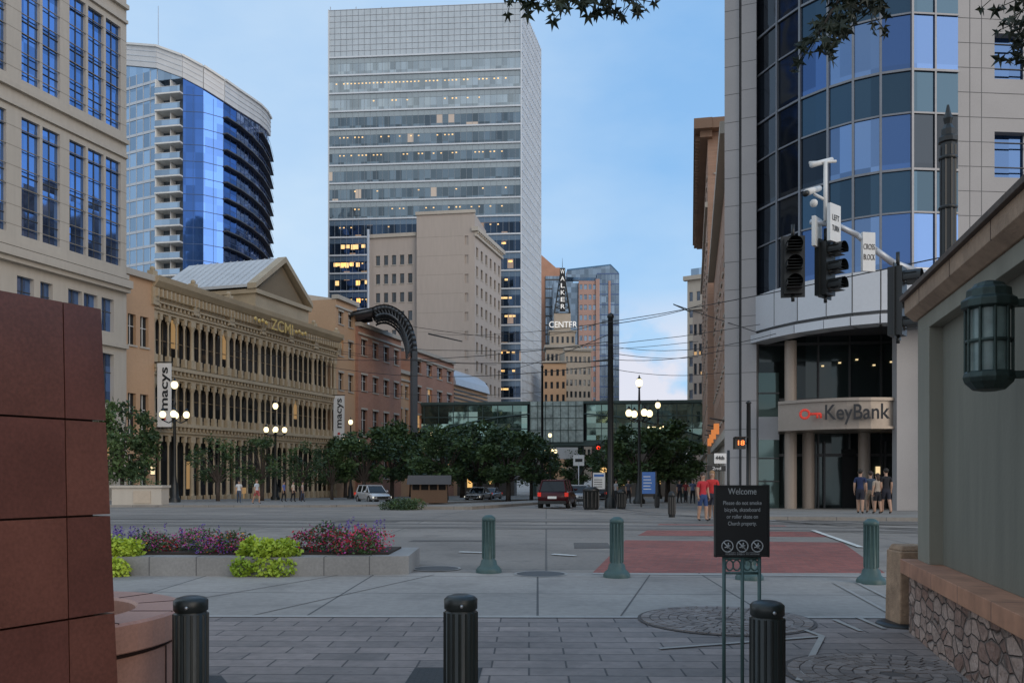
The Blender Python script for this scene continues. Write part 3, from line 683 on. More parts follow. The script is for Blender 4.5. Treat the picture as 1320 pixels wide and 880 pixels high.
for i in range(7):
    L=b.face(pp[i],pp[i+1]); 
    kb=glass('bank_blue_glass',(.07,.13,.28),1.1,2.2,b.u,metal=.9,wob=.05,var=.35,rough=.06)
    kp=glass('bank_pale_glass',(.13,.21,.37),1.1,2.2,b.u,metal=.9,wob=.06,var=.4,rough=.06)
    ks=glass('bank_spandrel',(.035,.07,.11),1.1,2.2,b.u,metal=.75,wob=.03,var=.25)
    z=kz0; k=0
    while z<60:
        gg=kd if i<2 else kb if i in(2,5,6) else kp  # left facets get the painted dark reflection
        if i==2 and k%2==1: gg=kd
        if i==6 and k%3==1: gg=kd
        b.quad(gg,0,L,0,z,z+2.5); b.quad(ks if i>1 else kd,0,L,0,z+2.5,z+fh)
        b.box(mul,0,L,-.09,.01,z-.05,z+.05); b.box(mul,0,L,-.07,.01,z+2.46,z+2.54)
        z+=fh; k+=1
    b.box(mul,-.05,.05,-.12,.02,kz0,62)
    if i in(6,): b.box(mul,L*.5-.04,L*.5+.04,-.08,.02,kz0,62)
    b.box(spw,-.02,L+.02,-.25,.6,8.9,kz0-.003); b.box(spw,-.02,L+.02,-.45,.6,8.3,8.7); b.box(seam,0,L,-.1,.6,8.7,8.9)
    b.box(seam,-.02,.02,-.256,.3,8.91,kz0-.01)
    b.box(gr,0,L,1.2,1.6,-.3,8.3) if i>5 else None
L=b.face((1235,38),(1560,39)); 
b.grid(gr,glass('bank_side_glass',(.05,.10,.22),1.6,4.4,b.u,metal=.9,wob=.05,var=.2,rough=.06),0,L,-.4,62,[(b.fa(1282),b.fa(1282)+3.2),(b.fa(1282)+6,b.fa(1282)+9)],[(PZ(227,38)+k*4.4,PZ(168,38)+k*4.4) for k in range(-1,9)],.4)
for k in range(-1,9):
    a=b.fa(1282)+1.6; b.box(mul,a-.04,a+.04,.3,.39,PZ(227,38)+k*4.4,PZ(168,38)+k*4.4)
z=1
while z<60: b.box(seam,-.01,L,-.004,.1,z,z+.03); z+=1.1
for a in (.55,1.1): b.box(seam,a-.015,a+.015,-.0045,.1,-.4,62)
b.fr((0,0),(1,0)); b.prism(mat('tower_core3',(.12,.12,.13)),[(PX(975,44)+.2,45.2),(PX(1003,42.2),43.4),(PX(1068,39.6),41),(PX(1175,37.8),39.6),(PX(1560,39),39.8),(40,70),(16.5,60)],8.8,61)
L=b.face((975,45),(1260,43.5)); lg=glass('lobby_glass',(.04,.055,.055),1.3,2.5,b.u,metal=.5,wob=.05,var=.5,rough=.06)
gg=glass('lobby_green_glass',(.12,.18,.17),1.3,2.5,b.u,metal=.6,wob=.04)
b.curtain(lg,fr,0,L,-.3,8.8,2.9,1.6,fw=.14,mt=.09)
b.box(dark,0,L,.1,4,-.3,8.7)
b.quad(gg,.02,b.fa(1003),-.3,-.3,6.9); b.box(spw,0,b.fa(1003),-.34,-.05,3.4,4.6)
for zz in (1.2,2.4,5.8): b.box(fr,.02,b.fa(1003),-.36,-.3,zz,zz+.07)
colm=mat('stone_column',(.36,.29,.235),.4,amt=.14,s2=20)
for px in (1011,1036,1106,1162):
    a=b.fa(px); w=.30
    zt=8.3 if px==1011 else 3.9
    b.lathe(colm,a,-1.8 if px==1011 else -1.2,[(w,-.3),(w,zt)],14)
b.box(dark,b.fa(1085),b.fa(1103),-.12,-.03,-.3,2.9)
for px in (1050,1062,1120,1140,1152): a=b.fa(px); b.box(fr,a-.05,a+.05,-.16,-.02,-.3,3.3)
for px,s in ((1117,.3),(1131,.2)): a=b.fa(px); b.box(mat('lobby_lamp',(.8,.7,.5),em=(1,.75,.4),es=.9),a-s/2,a+s/2,-.14,-.05,1.6,1.8+s)
for i in range(7): a=b.fa(1060)+i*.85; b.box(MC['lobby_lamp'],a-.06,a+.06,-.13,-.05,7.2+.15*(i%3),7.27+.15*(i%3))
a=b.fa(1117); b.box(white,a-.3,a+.3,-.17,-.161,1.2,1.7)
Lc=b.face((1003,41.6),(1182,39.6))
n=12
def cv(t,o=0.): return (Lc*t, -1.3*math.sin(math.pi*t)-o)
can=mat('canopy_metal',(.30,.255,.215),.35,.4,amt=.12)
zc0,zc1=PZ(551,40.5),PZ(519,40.5)
b.prism(can,[cv(i/n) for i in range(n+1)]+[(Lc,3.5),(0,3.5)],zc0,zc1); poly2=[cv(i/n,.15) for i in range(n+1)]+[(Lc+.1,3.6),(-.1,3.6)]
b.prism(can,poly2,zc1,zc1+.14); b.prism(can,poly2,zc0-.12,zc0)
bt=b.done()
kt=mat('bank_letters_dark',(.02,.02,.022),.4); ktw=mat('bank_letters_white',(.75,.74,.70),.5,em=(1,.95,.85),es=.15); kr=mat('bank_logo_red',(.6,.03,.02),.4,em=(1,.1,.05),es=.15)
text(bt,'KeyBank',b,Lc*.56,-1.62,(zc0+zc1)/2+.02,.70,kt,2.75,ext=.04,bold=.012)
bb=B('logo'); bb.O,bb.u,bb.w=b.O,b.u,b.w
c=Lc*.2; zm=(zc0+zc1)/2
bb.path(kr,[(c+.2*math.cos(t*math.pi/8),-1.5,zm+.2*math.sin(t*math.pi/8)) for t in range(17)],.06,6); bb.path(kr,[(c+.25,-1.5,zm),(c+.7,-1.55,zm)],.06); bb.tube(kr,(c+.55,-1.53,zm-.2),(c+.55,-1.53,zm+.02),.05); bb.tube(kr,(c+.7,-1.55,zm-.2),(c+.7,-1.55,zm+.02),.05)
child(bb,bt)
# ---------------------------------------------------------------- trees
bark=mat('bark',(.07,.055,.045),.9,amt=.3,s1=3,s2=20,bump=.5)
def folmat(name,c1,c2):
    m,nt,bs=nt_new(name); g=N(nt,'ShaderNodeNewGeometry')
    f=ramp(nt,noi(nt,g.outputs['Position'],1.1,5),.35,.65)
    c=mixc(nt,f,c1,c2); nt.links.new(c,bs.inputs['Base Color']); bs.inputs['Roughness'].default_value=.6
    return m
leafm=[folmat('foliage_dark',(.020,.046,.016),(.05,.09,.028)),folmat('foliage_mid',(.040,.08,.024),(.085,.14,.042))]
def treemesh(name,w,h,leaf,n,seed,nc=30):
    random.seed(seed); b=B(name); tz=h*.26
    b.tube(bark,(0,0,-.3),(.05,0,tz),w*.03+.05,w*.022+.04,8)
    cl=[]
    for i in range(nc):
        t=U(0,6.28); q=math.sqrt(R()); hh=U(.0,1.); prof=math.sin(math.pi*min(1,max(.16,hh*.85+.12)))**.5
        c=(math.cos(t)*q*w*.44*prof,math.sin(t)*q*w*.44*prof,h*(.27+.63*hh)); cl.append(c)
    for c in cl[:16]:
        m=(c[0]*.4,c[1]*.4,tz+(c[2]-tz)*.5); b.path(bark,[(0.05,0,tz-.1),m,c],w*.016+.02,5,r1=.015)
    for c in cl:
        k=U(.10,.19); b.leaves(leafm[0 if R()<.5 else 1],c,(w*k,w*k,w*k*.8),n//30,leaf,shell=.1)
    o=b.done(recalc=False,origin=(0,0,0)); me=o.data; bpy.data.objects.remove(o); return me
tm=[treemesh('street_tree',6,8,.36,4200,s) for s in (1,2,3)]+[treemesh('street_tree',6,8,.32,4600,s) for s in (4,5)]
tl=[treemesh('street_tree',6,8,.30,2900,s,20) for s in (14,15,16)]
random.seed(11)
def tree(px,D,ytop,wpx,k,light=False):
    o=bpy.data.objects.new('street_tree',tl[k%3] if light else tm[k%5]); bpy.context.collection.objects.link(o)
    g=gz(D)+.1; h=PZ(ytop,D)-g; w=wpx*D/F
    o.location=(PX(px,D),D,g); o.scale=(w/5.4,w/5.4,h/7.9); o.rotation_euler=(0,0,U(0,6.28))
for i,t in enumerate([(281,76,553,66),(338,80,557,64),(388,84,563,62),(428,90,569,54)]): tree(*t,i,True)
for i,t in enumerate([(158,66,512,78),(470,92,548,76),(505,100,540,74),(546,108,556,66),
    (575,86,545,84),(618,90,540,92),(655,84,548,84),(685,92,556,66),(640,120,548,84),(596,120,546,84),(792,90,558,62),(822,76,543,84),(860,80,541,90),(884,96,560,54),(745,150,575,50),(700,140,572,50),(445,120,560,60),(530,130,552,70)]): tree(*t,i)
def bush(name,px,py,w,h,leaf=.12,n=700):
    X,D=GP(px,py); b=B(name); z=gz(D)
    for i in range(9): b.leaves(leafm[i%2],(X+U(-.42,.42)*w,D+U(-.3,.3)*w*.6,z+h*U(.2,.5)),(w*.2,w*.25,h*.45),n//8,leaf)
    for i in range(6): b.tube(bark,(X+U(-.3,.3)*w,D,z),(X+U(-.4,.4)*w,D,z+h*.5),.03,.01,4,world=True)
    b.done(recalc=False)
bush('shrub',520,657,2.4,.75,.10,3200)
# ---------------------------------------------------------------- overhanging sweetgum
b=B('overhanging_tree'); random.seed(5)
b.path(bark,[(3.6,-3,-.1),(3.5,-2.9,2),(3.3,-2.6,4.6)],.26,10,True,.18)
lf=folmat('overhang_leaf',(.008,.016,.008),(.018,.034,.012))
def star(c,sz):
    nrm=Vector((U(-.6,.6),-1+U(-.3,.5),U(-.6,.6))).normalized()
    x=Vector((U(-.7,.7),0,-1)); x=(x-nrm*x.dot(nrm)).normalized(); y=nrm.cross(x)
    pts=[]
    for i in range(11):
        an=-math.pi*.8+ i*math.pi*1.6/10; r=sz*(1. if i%2==0 else .38)
        if i in(0,10): r*=.55
        if i==5: r=sz*.4
        if i in (4,6): r=sz*1.05
        pts.append(c+x*r*math.cos(an)+y*r*math.sin(an)*.85+nrm*sz*.25*(U(-1,1)))
    b.add(lf,[c]+pts,[(0,i+1,i+2) for i in range(10)],False,True)
def twig(pts,n,sz,drop):
    b.path(bark,pts,.014,5,True,.005)
    for i in range(n):
        t=R()*(len(pts)-1); k=min(int(t),len(pts)-2); p=Vector(pts[k]).lerp(Vector(pts[k+1]),t-k)
        q=p+Vector((U(-.09,.09),U(-.12,.12),-R()*drop)); b.tube(lf,p,q,.003,.002,3,True); star(q,sz*U(.7,1.2))
def W(px,py,D): return (PX(px,D),D,PZ(py,D))
b.path(bark,[(3.3,-2.6,4.6),(2.4,0,5.4),(1.6,2.5,4.9),W(860,-80,4)],.11,8,True,.03)
b.path(bark,[(3.3,-2.6,4.6),(3.2,.5,5.4),W(1130,-60,4)],.1,8,True,.03)
twig([W(860,-80,4),W(790,-25,4),W(700,-25,4.1),W(655,-8,4.1)],70,.046,.10)
twig([W(790,-25,4),W(800,-12,4),W(822,0,4)],26,.046,.09)
twig([W(720,-25,4),W(735,-10,4),W(740,5,4)],20,.044,.08)
twig([W(1130,-60,4),W(1100,-30,4),W(1075,10,4),W(1055,45,4)],90,.048,.12)
twig([W(1100,-30,4),W(1110,0,4),W(1125,15,4)],36,.046,.10)
twig([W(1130,-60,4),W(1250,-50,4),W(1320,-20,4),W(1335,40,4)],40,.046,.08)
twig([W(1320,-10,4),W(1326,20,4),W(1330,55,4)],34,.048,.08)
for i in range(16):
    c=(U(-3.5,4.5),U(-7,0),U(6.6,8.6)); b.path(bark,[(3.3,-2.6,4.6),((3.3+c[0])/2,(c[1]-2.6)/2,5.6),c],.06,5,True,.02)
    b.leaves(lf,c,(1.1,1.1,.6),110,.22)
b.done(recalc=False)
# ---------------------------------------------------------------- red granite wall
rgp=mat('red_granite_block',(.15,.058,.042),.30,amt=.38,s1=1.5,s2=60,bump=.03)
rgq=mat('red_granite_block_b',(.12,.045,.034),.30,amt=.38,s1=2.1,s2=60,bump=.03)
jt=mat('granite_joint',(.03,.012,.01),.8)
b=B('red_granite_wall')
Lr=b.face((-330,3.0),(130,4.2)); 
tz=PZ(397,4.2)
rowsz=[0,.45,.92,1.4,1.86,tz]; 
wtap=lambda z:.07*(tz-z)/tz
for j in range(5):
    z0,z1=rowsz[j],rowsz[j+1]; a=Lr
    for q,e in enumerate([b.fa(82),b.fa(-20),b.fa(-150),0]):
        aa=a+ (wtap(z0) if a==Lr else -.006); a1=a+(wtap(z1) if a==Lr else -.006)
        b.add(rgp if (q+j)%2 else rgq,[(e,-wtap(z0),z0+.005),(aa,-wtap(z0),z0+.005),(aa,.7,z0+.005),(e,.7,z0+.005),(e,-wtap(z1),z1-.005),(a1,-wtap(z1),z1-.005),(a1,.7,z1-.005),(e,.7,z1-.005)],
          [(0,3,2,1),(4,5,6,7),(0,1,5,4),(1,2,6,5),(2,3,7,6),(3,0,4,7)]); a=e
b.box(jt,.01,Lr-.03,.02,.65,0,tz-.03)
b.done()
pkg=mat('pink_granite',(.43,.23,.17),.45,amt=.26,s1=2,s2=60)
b=B('round_granite_planter'); cx,cy=-2.85,5.0
b.lathe(pkg,cx,cy,[(.82,0),(.82,.60)],48); b.lathe(jt,cx,cy,[(.81,.59),(.81,.63)],48)
def ring_rim(m,prof,n=48):
    pts=[];fs=[];k=len(prof)
    for i in range(n):
        t=6.2832*i/n
        for r,z in prof: pts.append((cx+r*math.cos(t),cy+r*math.sin(t),z))
    for i in range(n):
        for j in range(k): fs.append((i*k+j,((i+1)%n)*k+j,((i+1)%n)*k+(j+1)%k,i*k+(j+1)%k))
    b.add(m,pts,fs,False)
ring_rim(pkg,[(.86,.632),(.87,.64),(.87,.785),(.855,.80),(.605,.80),(.59,.785),(.59,.635)])
b.lathe(dark,cx,cy,[(.588,.632),(.588,.66)],32)
for k in range(12):
    t=k*math.pi/6; c_,s_=math.cos(t),math.sin(t); b.tube(jt,(cx+.822*c_,cy+.822*s_,0),(cx+.822*c_,cy+.822*s_,.6),.005,.005,4); b.tube(jt,(cx+.61*c_,cy+.61*s_,.800),(cx+.86*c_,cy+.86*s_,.800),.004,.004,4)
b.done()
# ---------------------------------------------------------------- bollards
sage=mat('bollard_green',(.055,.105,.10),.45,amt=.2,s1=3,s2=15,bump=.05); blk=mat('bollard_black',(.014,.019,.018),.38,amt=.25,s1=4,s2=20,bump=.05)
def bollard(px,py,hgt):
    X,D=GP(px,py); b=B('bollard'); r=.098
    b.lathe(sage,X,D,[(.21,0),(.21,.05),(.185,.09),(.14,.13),(.125,.2),(r,.23),(r,hgt-.1),(r+.012,hgt-.095),(r+.012,hgt-.05),(r-.005,hgt-.03),(.05,hgt),(.0,hgt+.003)],24)
    for k in range(12):
        t=k*math.pi/6; b.tube(sage,(X+r*math.cos(t),D+r*math.sin(t),.24),(X+r*math.cos(t),D+r*math.sin(t),hgt-.1),.012,.012,5)
    b.done()
bollard(630,738,.94); bollard(795,744,.94); bollard(1123,752,.95); bollard(966,747,.9)
def fbol(px,ytop,D):
    b=B('bollard'); X=PX(px,D); h=PZ(ytop,D); r=.087
    b.lathe(blk,X,D,[(.14,0),(.14,.05),(.1,.08),(r,.1),(r,h-.09),(r*.92,h-.085),(r*.92,h-.078),(r+.002,h-.072),(r+.002,h-.022),(r*.85,h-.008),(r*.55,h),(0,h+.001)],28)
    for k in range(16):
        t=k*math.pi/8; b.tube(blk,(X+(r-.003)*math.cos(t),D+(r-.003)*math.sin(t),.11),(X+(r-.003)*math.cos(t),D+(r-.003)*math.sin(t),h-.09),.009,.009,5)
    b.tube(steel,(X+.01,D-r-.012,h-.05),(X+.01,D-r+.01,h-.05),.009,.009,8)
    b.done()
fbol(246,768,4.55); fbol(594,766,4.55); fbol(989,774,4.5)
# ---------------------------------------------------------------- welcome sign
b=B('welcome_sign'); D=6.; b.fr((PX(956,D),D),(1,.02)); bw=.185
z0,z1=PZ(717,D),PZ(625,D); sb=mat('sign_black',(.016,.017,.018),.35,amt=.1)
b.box(sb,-bw,bw,-.015,.015,z0,z1)
for a0,a1,c0,c1 in ((-bw,bw,z1-.012,z1),(-bw,bw,z0,z0+.012)): b.box(black,a0-.006,a1+.006,-.022,.022,c0,c1)
for s in(-1,1): b.box(black,s*bw-.006,s*bw+.006,-.023,.023,z0-.002,z1+.002)
for a in(-.125,0.005,.125): b.tube(sage,(a,0,0),(a,0,z0),.013,.013,10)
b.tube(sage,(-.125,0,z0-.012),(.125,0,z0-.012),.01,.01,8); b.tube(sage,(-.125,0,z0-.115),(.125,0,z0-.115),.01,.01,8)
for c in (-.085,-.035,.04,.09):
    b.path(sage,[(c+.027*math.cos(t*.524),0,z0-.06+.036*math.sin(t*.524)) for t in range(13)],.006,5)
gl_=mat('sign_lettering',(.42,.44,.44),.6,amt=.05)
for i in range(3):
    c=-.105+i*.105
    b.path(gl_,[(c+.04*math.cos(t*.393),-.018,z0+.075+.04*math.sin(t*.393)) for t in range(17)],.004,5)
    b.tube(gl_,(c-.028,-.018,z0+.103),(c+.028,-.018,z0+.047),.004)
    b.tube(gl_,(c-.02,-.018,z0+.065),(c+.02,-.018,z0+.08),.004); b.tube(gl_,(c,-.018,z0+.06),(c+.008,-.018,z0+.1),.004)
o=b.done()
text(o,'Welcome',b,0,-.018,z1-.045,.045,gl_,.2,ext=.001)
for i,s in enumerate(('Please do not smoke','bicycle, skateboard','or roller skate on','Church property.')): text(o,s,b,0,-.018,z1-.125-i*.048,.028,gl_,(.27,.25,.22,.2)[i],ext=.001)
for i in range(2): text(o,'violators subject to removal',b,0,-.018,z0+.03-.012*i,.008,gl_,.24,ext=.001)
# ---------------------------------------------------------------- gatehouse
b=B('gatehouse'); X0=2.0; k=.245
O=(X0+k*8.6,8.6); b.fr(O,(X0+k*1.0-O[0],1.0-O[1])); L=7.9
st=mat('grey_green_stucco',(.18,.175,.14),.85,amt=.16,s1=1.5,s2=6,bump=.12,streak=True)
st2=mat('stucco_pilaster',(.24,.23,.185),.85,amt=.14,s1=1.5,s2=6,bump=.12,streak=True)
sand=pattern('sandstone_cap',(.42,.21,.125),(.36,.18,.115),(.14,.08,.06),.85,3.,.008,u=b.u,amt=.3,s1=3,bump=.3)
m,nt,bs=nt_new('rubble_stone'); MC['rubble_stone']=m
g=N(nt,'ShaderNodeNewGeometry'); mp=N(nt,'ShaderNodeMapping'); mp.inputs['Scale'].default_value=(4.4,4.4,8.5)
wn_=N(nt,'ShaderNodeTexNoise'); wn_.inputs['Scale'].default_value=3.; nt.links.new(g.outputs['Position'],wn_.inputs['Vector'])
vv=N(nt,'ShaderNodeVectorMath',operation='SCALE'); nt.links.new(wn_.outputs['Color'],vv.inputs[0]); vv.inputs['Scale'].default_value=.12
va=N(nt,'ShaderNodeVectorMath',operation='ADD'); nt.links.new(g.outputs['Position'],va.inputs[0]); nt.links.new(vv.outputs[0],va.inputs[1]); nt.links.new(va.outputs[0],mp.inputs[0])
vo=N(nt,'ShaderNodeTexVoronoi'); nt.links.new(mp.outputs[0],vo.inputs['Vector']); vo.inputs['Scale'].default_value=1.; vo.inputs['Randomness'].default_value=.7
vd=N(nt,'ShaderNodeTexVoronoi',feature='DISTANCE_TO_EDGE'); nt.links.new(mp.outputs[0],vd.inputs['Vector']); vd.inputs['Scale'].default_value=1.; vd.inputs['Randomness'].default_value=.7
e=ramp(nt,vd.outputs['Distance'],.0,.08)
sc=N(nt,'ShaderNodeSeparateColor'); nt.links.new(vo.outputs['Color'],sc.inputs[0])
c=mixc(nt,sc.outputs[0],(.24,.14,.105),(.46,.34,.28)); c=mixc(nt,e,(.22,.17,.14),c); c=weather(nt,g.outputs['Position'],c,.35,5,30)
nt.links.new(c,bs.inputs['Base Color']); bs.inputs['Roughness'].default_value=.9
bp=N(nt,'ShaderNodeBump'); bp.inputs['Strength'].default_value=.9; bp.inputs['Distance'].default_value=.05
nt.links.new(mathn(nt,'ADD',e,noi(nt,g.outputs['Position'],14,6)),bp.inputs['Height']); nt.links.new(bp.outputs[0],bs.inputs['Normal'])
b.box(m,-.0,L,-.1,3,0,.6); b.box(sand,-.06,L,-.17,3.02,.6,.74)
b.box(st2,0.02,.5,-.02,2.95,.74,3.14); b.box(st,.5,L,.1,2.95,.74,3.14); b.box(st2,.02,L,-.021,.3,3.0,3.144)
eave=mat('eave_sandstone',(.32,.22,.15),.85,amt=.3,s1=3,s2=14,bump=.3)
b.ext(eave,[(-.04,3.145),(-.13,3.22),(-.13,3.36),(3.1,3.36),(3.1,3.145)],-.06,L)
for i in range(7): b.box(jt,.6+i*1.1,.61+i*1.1,-.133,.0,3.215,3.358)
b.ext(mat('roof_edge',(.10,.075,.06),.8,amt=.3,s1=5,s2=20),[(-.17,3.361),(-.17,3.41),(1.5,3.7),(3.5,3.41),(3.5,3.361)],-.1,L)
lt=mat('patina_bronze',(.035,.055,.05),.45,.5,amt=.3,s1=8,s2=30,bump=.1); lgm=mat('frosted_lantern_glass',(.19,.26,.25),.3,amt=.25,s1=8)
a=b.fa(1321); D0=O[1]+b.u[1]*a; zc=PZ(438,D0+.1)
ax=a+.02; by=-.22
b.lathe(lt,ax,by,[(.05,zc-.35),(.10,zc-.34),(.15,zc-.29),(.16,zc-.26),(.15,zc-.23),(.14,zc-.22)],12,False)
b.lathe(lgm,ax,by,[(.115,zc-.22),(.12,zc+.19)],20)
for kk in range(10):
    t=kk*math.pi/5; b.tube(lt,(ax+.138*math.cos(t),by+.138*math.sin(t),zc-.23),(ax+.138*math.cos(t),by+.138*math.sin(t),zc+.20),.012,.012,5)
b.lathe(lt,ax,by,[(.142,zc-.03),(.146,zc-.02),(.142,zc-.01)],20)
b.lathe(lt,ax,by,[(.14,zc+.19),(.17,zc+.2),(.17,zc+.25),(.14,zc+.27),(.135,zc+.32),(.10,zc+.34),(.09,zc+.36),(.03,zc+.38)],12,False)
b.box(lt,ax-.04,ax+.04,.03,.1,zc-.34,zc+.32)
for zz in (zc-.245,zc+.225): b.box(lt,ax-.025,ax+.025,by+.1,.04,zz-.025,zz+.025)
b.done(bevel=.006)
b=B('sandstone_post'); D=9.0; b.fr((PX(1172,D),D),(1,0)); ssm=mat('weathered_sandstone',(.36,.235,.15),.9,amt=.4,s1=4,s2=18,bump=.6)
b.lathe(black,-.08,0,[(.26,0),(.26,.035),(.2,.05)],20)
b.box(ssm,-.17,.17,-.16,.2,.03,.80,t=.012); b.box(ssm,-.15,.15,-.14,.18,.801,.86,t=.03); b.done(bevel=.015)
# ---------------------------------------------------------------- flower bed
b=B('flower_planter_bed'); random.seed(21)
kc=mat('planter_granite',(.28,.27,.255),.7,amt=.25,s1=1,s2=25,bump=.05)
y0,y1=13.35,15.2; xa,xb=-9.2,PX(527,13.6)
b.fr((0,0),(1,0))
poly=[(xa,y0+.2),(PX(372,13.4),y0),(xb,y0+.25),(xb,y1),(xa,y1)]
b.prism(kc,poly,0,.30); b.prism(mat('soil',(.035,.025,.018),.95),[(xa,y0+.42),(xb-.35,y0+.45),(xb-.3,y1-.2),(xa,y1-.2)],.3,.33)
for i in range(12):
    x=PX(372,13.4)-.7-.75*i; yy=y0+.2*(PX(372,13.4)-x)/(PX(372,13.4)-xa); b.box(seam,x-.006,x+.006,yy-.004,yy+.2,.0,.303)
for i in range(2): x=PX(372,13.4)+.55+.7*i; yy=y0+.25*(x-PX(372,13.4))/(xb-PX(372,13.4)); b.box(seam,x-.006,x+.006,yy-.004,yy+.2,.0,.303)
lime_l=folmat('chartreuse_leaf',(.24,.36,.025),(.44,.55,.05)); grn=folmat('bed_green_leaf',(.03,.075,.02),(.07,.13,.035)); red=folmat('red_flower',(.35,.01,.03),(.65,.03,.09)); pur=folmat('purple_flower',(.07,.03,.22),(.18,.09,.42)); mag=folmat('magenta_flower',(.35,.03,.20),(.55,.09,.36))
yel=folmat('orange_flower',(.6,.25,.03),(.7,.4,.06))
def clump(px,D,w,h,mats,n,sz,z=.33):
    X=PX(px,D)
    for mm,fr_ in mats:
        for q in range(3):
            ox,oz=U(-.25,.25)*w,U(-.12,.12)*h
            b.leaves(mm,(X+ox,D+U(-.1,.1),z+h*.42+oz),(w/2*.75,w*.38,h*.48),int(n*fr_/3),sz if mm in(grn,lime_l) else sz*.8,shell=.3)
for px,D,w,h in ((118,13.7,.7,.5),(150,13.7,.55,.4),(165,13.65,.4,.35),(318,13.6,.4,.4),(345,13.5,.55,.42),(368,13.5,.45,.36)):
    clump(px,D,w,h,[(lime_l,1.)],700,.075,z=.24)
    b.leaves(lime_l,(PX(px,D),13.3,.16),(w*.45,.14,.17),280,.07,down=.5)
for px in (190,215,240,262,285,305): clump(px,14.0+U(-.2,.4),.6,U(.3,.42),[(grn,.75),(red if px%2 else mag,.36),(yel,.04)],520,.052)
for px in (265,295): clump(px,13.8,.5,.3,[(grn,.4),(pur,.3),(mag,.4)],400,.045)
for px in (395,418,440,462,482): clump(px,13.9+U(-.2,.2),.62,U(.42,.52),[(grn,.75),(red,.45),(mag,.2)],560,.052)
for i in range(95):
    px=random.choice([U(150,185),U(410,495),U(410,495),U(190,320)]); D=U(13.9,14.8); X=PX(px,D); h=U(.5,.82)*(.85 if px<380 else 1); dx=U(-.05,.05)
    b.tube(grn,(X,D,.33),(X+dx,D,h-.1),.005,.004,3); b.leaves(pur,(X+dx,D,h),(.018,.018,.09),16,.035)
b.done(recalc=False)
# ---------------------------------------------------------------- street lamps
lampg=mat('lamp_globe',(.9,.85,.7),.3,em=(1,.80,.42),es=2.2)
def lamp(px,D,ytop):
    b=B('street_lamp'); X=PX(px,D); g=gz(D)+.1; top=PZ(ytop,D); b.fr((X,D),(1,0)); h=top-g; b.z=g
    s=h/9.
    b.lathe(black,0,0,[(.42*s,0),(.42*s,.25*s),(.3*s,.4*s),(.26*s,1.2*s),(.17*s,1.5*s),(.12*s,2*s),(.09*s,7.*s),(.13*s,7.1*s),(.08*s,7.3*s),(.06*s,8.1*s),(.15*s,8.2*s)],12)
    z=8.5*s; b.ball(lampg,(0,0,z),.25*s,12,(1,1,1.2)); b.lathe(black,0,0,[(.2*s,z+.25*s),(.08*s,z+.36*s),(.02*s,z+.55*s)],8)
    for k in range(4):
        t=k*math.pi/2+.3; c,sn=math.cos(t),math.sin(t); R_=.8*s
        b.path(black,[(0,0,6.0*s),(c*R_*.5,sn*R_*.5,5.75*s),(c*R_,sn*R_,5.95*s)],.045*s,5)
        b.lathe(black,c*R_,sn*R_,[(.05*s,5.9*s),(.16*s,6.1*s)],8); b.ball(lampg,(c*R_,sn*R_,6.35*s),.23*s,12,(1,1,1.15)); b.lathe(black,c*R_,sn*R_,[(.17*s,6.6*s),(.03*s,6.85*s)],8)
    b.done()
lamp(225,68,487); lamp(355,86,516); lamp(452,104,538); lamp(824,62,484); lamp(848,105,515); lamp(709,110,556); lamp(556,112,553)
for px,py,D in ((184,606,80),(203,606,84)):
    b=B('wall_sconce'); b.fr((PX(px,D),D-1),(1,0)); z=PZ(py,D); b.box(MC['lobby_lamp'],-.16,.16,-.2,0,z-.4,z+.4); b.box(black,-.2,.2,-.22,.02,z+.4,z+.5); b.box(black,-.2,.2,-.22,.02,z-.5,z-.4); b.done()
def pole(px,D,ytop,r,nm='tram_wire_pole'):
    b=B(nm); X=PX(px,D); g=gz(D); t=PZ(ytop,D)
    b.lathe(black,X,D,[(r*1.8,g),(r*1.8,g+.35),(r*1.2,g+.6),(r,g+.7),(r*.8,t-.3),(r*1.1,t-.28),(r*.9,t-.1),(.02,t)],14)
    return b
b=pole(787,50,403,.19); b.tube(black,W(787,463,50),W(760,466,50),.05,.03,5,True); b.done()
b=pole(699,100,470,.16); b.done()
b=B('overhead_tram_wires'); wr=mat('wire',(.02,.02,.02),.6)
def wire(p,q,sag=.2,r=.02,n=8):
    p=Vector(p);q=Vector(q); pts=[]
    for i in range(n+1):
        t=i/n; v=p.lerp(q,t); v.z-=4*sag*t*(1-t); pts.append(tuple(v))
    b.path(wr,pts,r,4,True)
wire(W(436,455,88),W(787,465,50),.5,.028); wire(W(787,463,50),W(975,440,44),.4); wire(W(787,418,50),W(905,392,90),.2,.03); wire(W(410,470,80),W(787,470,50),.9,.028)
wire(W(560,430,60),W(1222,330,16),.6,.014); wire(W(787,455,50),W(900,460,70),.2,.024); wire(W(470,410,80),W(700,440,100),.3,.03)
wire(W(787,446,50),W(1000,430,40),.5,.018); wire(W(380,432,60),W(980,418,42),1.2,.018); wire(W(434,452,90),W(640,470,110),.3,.03); wire(W(700,450,100),W(900,440,60),.3,.024)
wire(W(300,452,78),W(787,440,50),1.0,.024); wire(W(420,500,95),W(700,505,100),.6,.03); wire(W(640,480,90),W(787,430,50),.3,.024); wire(W(787,475,50),W(930,480,60),.3,.022); wire(W(700,432,100),W(787,412,50),.2,.024)
wire(W(868,392,50),W(975,428,42),.0,.022); wire(W(868,392,50),W(890,402,50),0,.04)
b.tube(wr,W(552,430,60),W(596,440,60),.06,.04,5,True)
b.done()
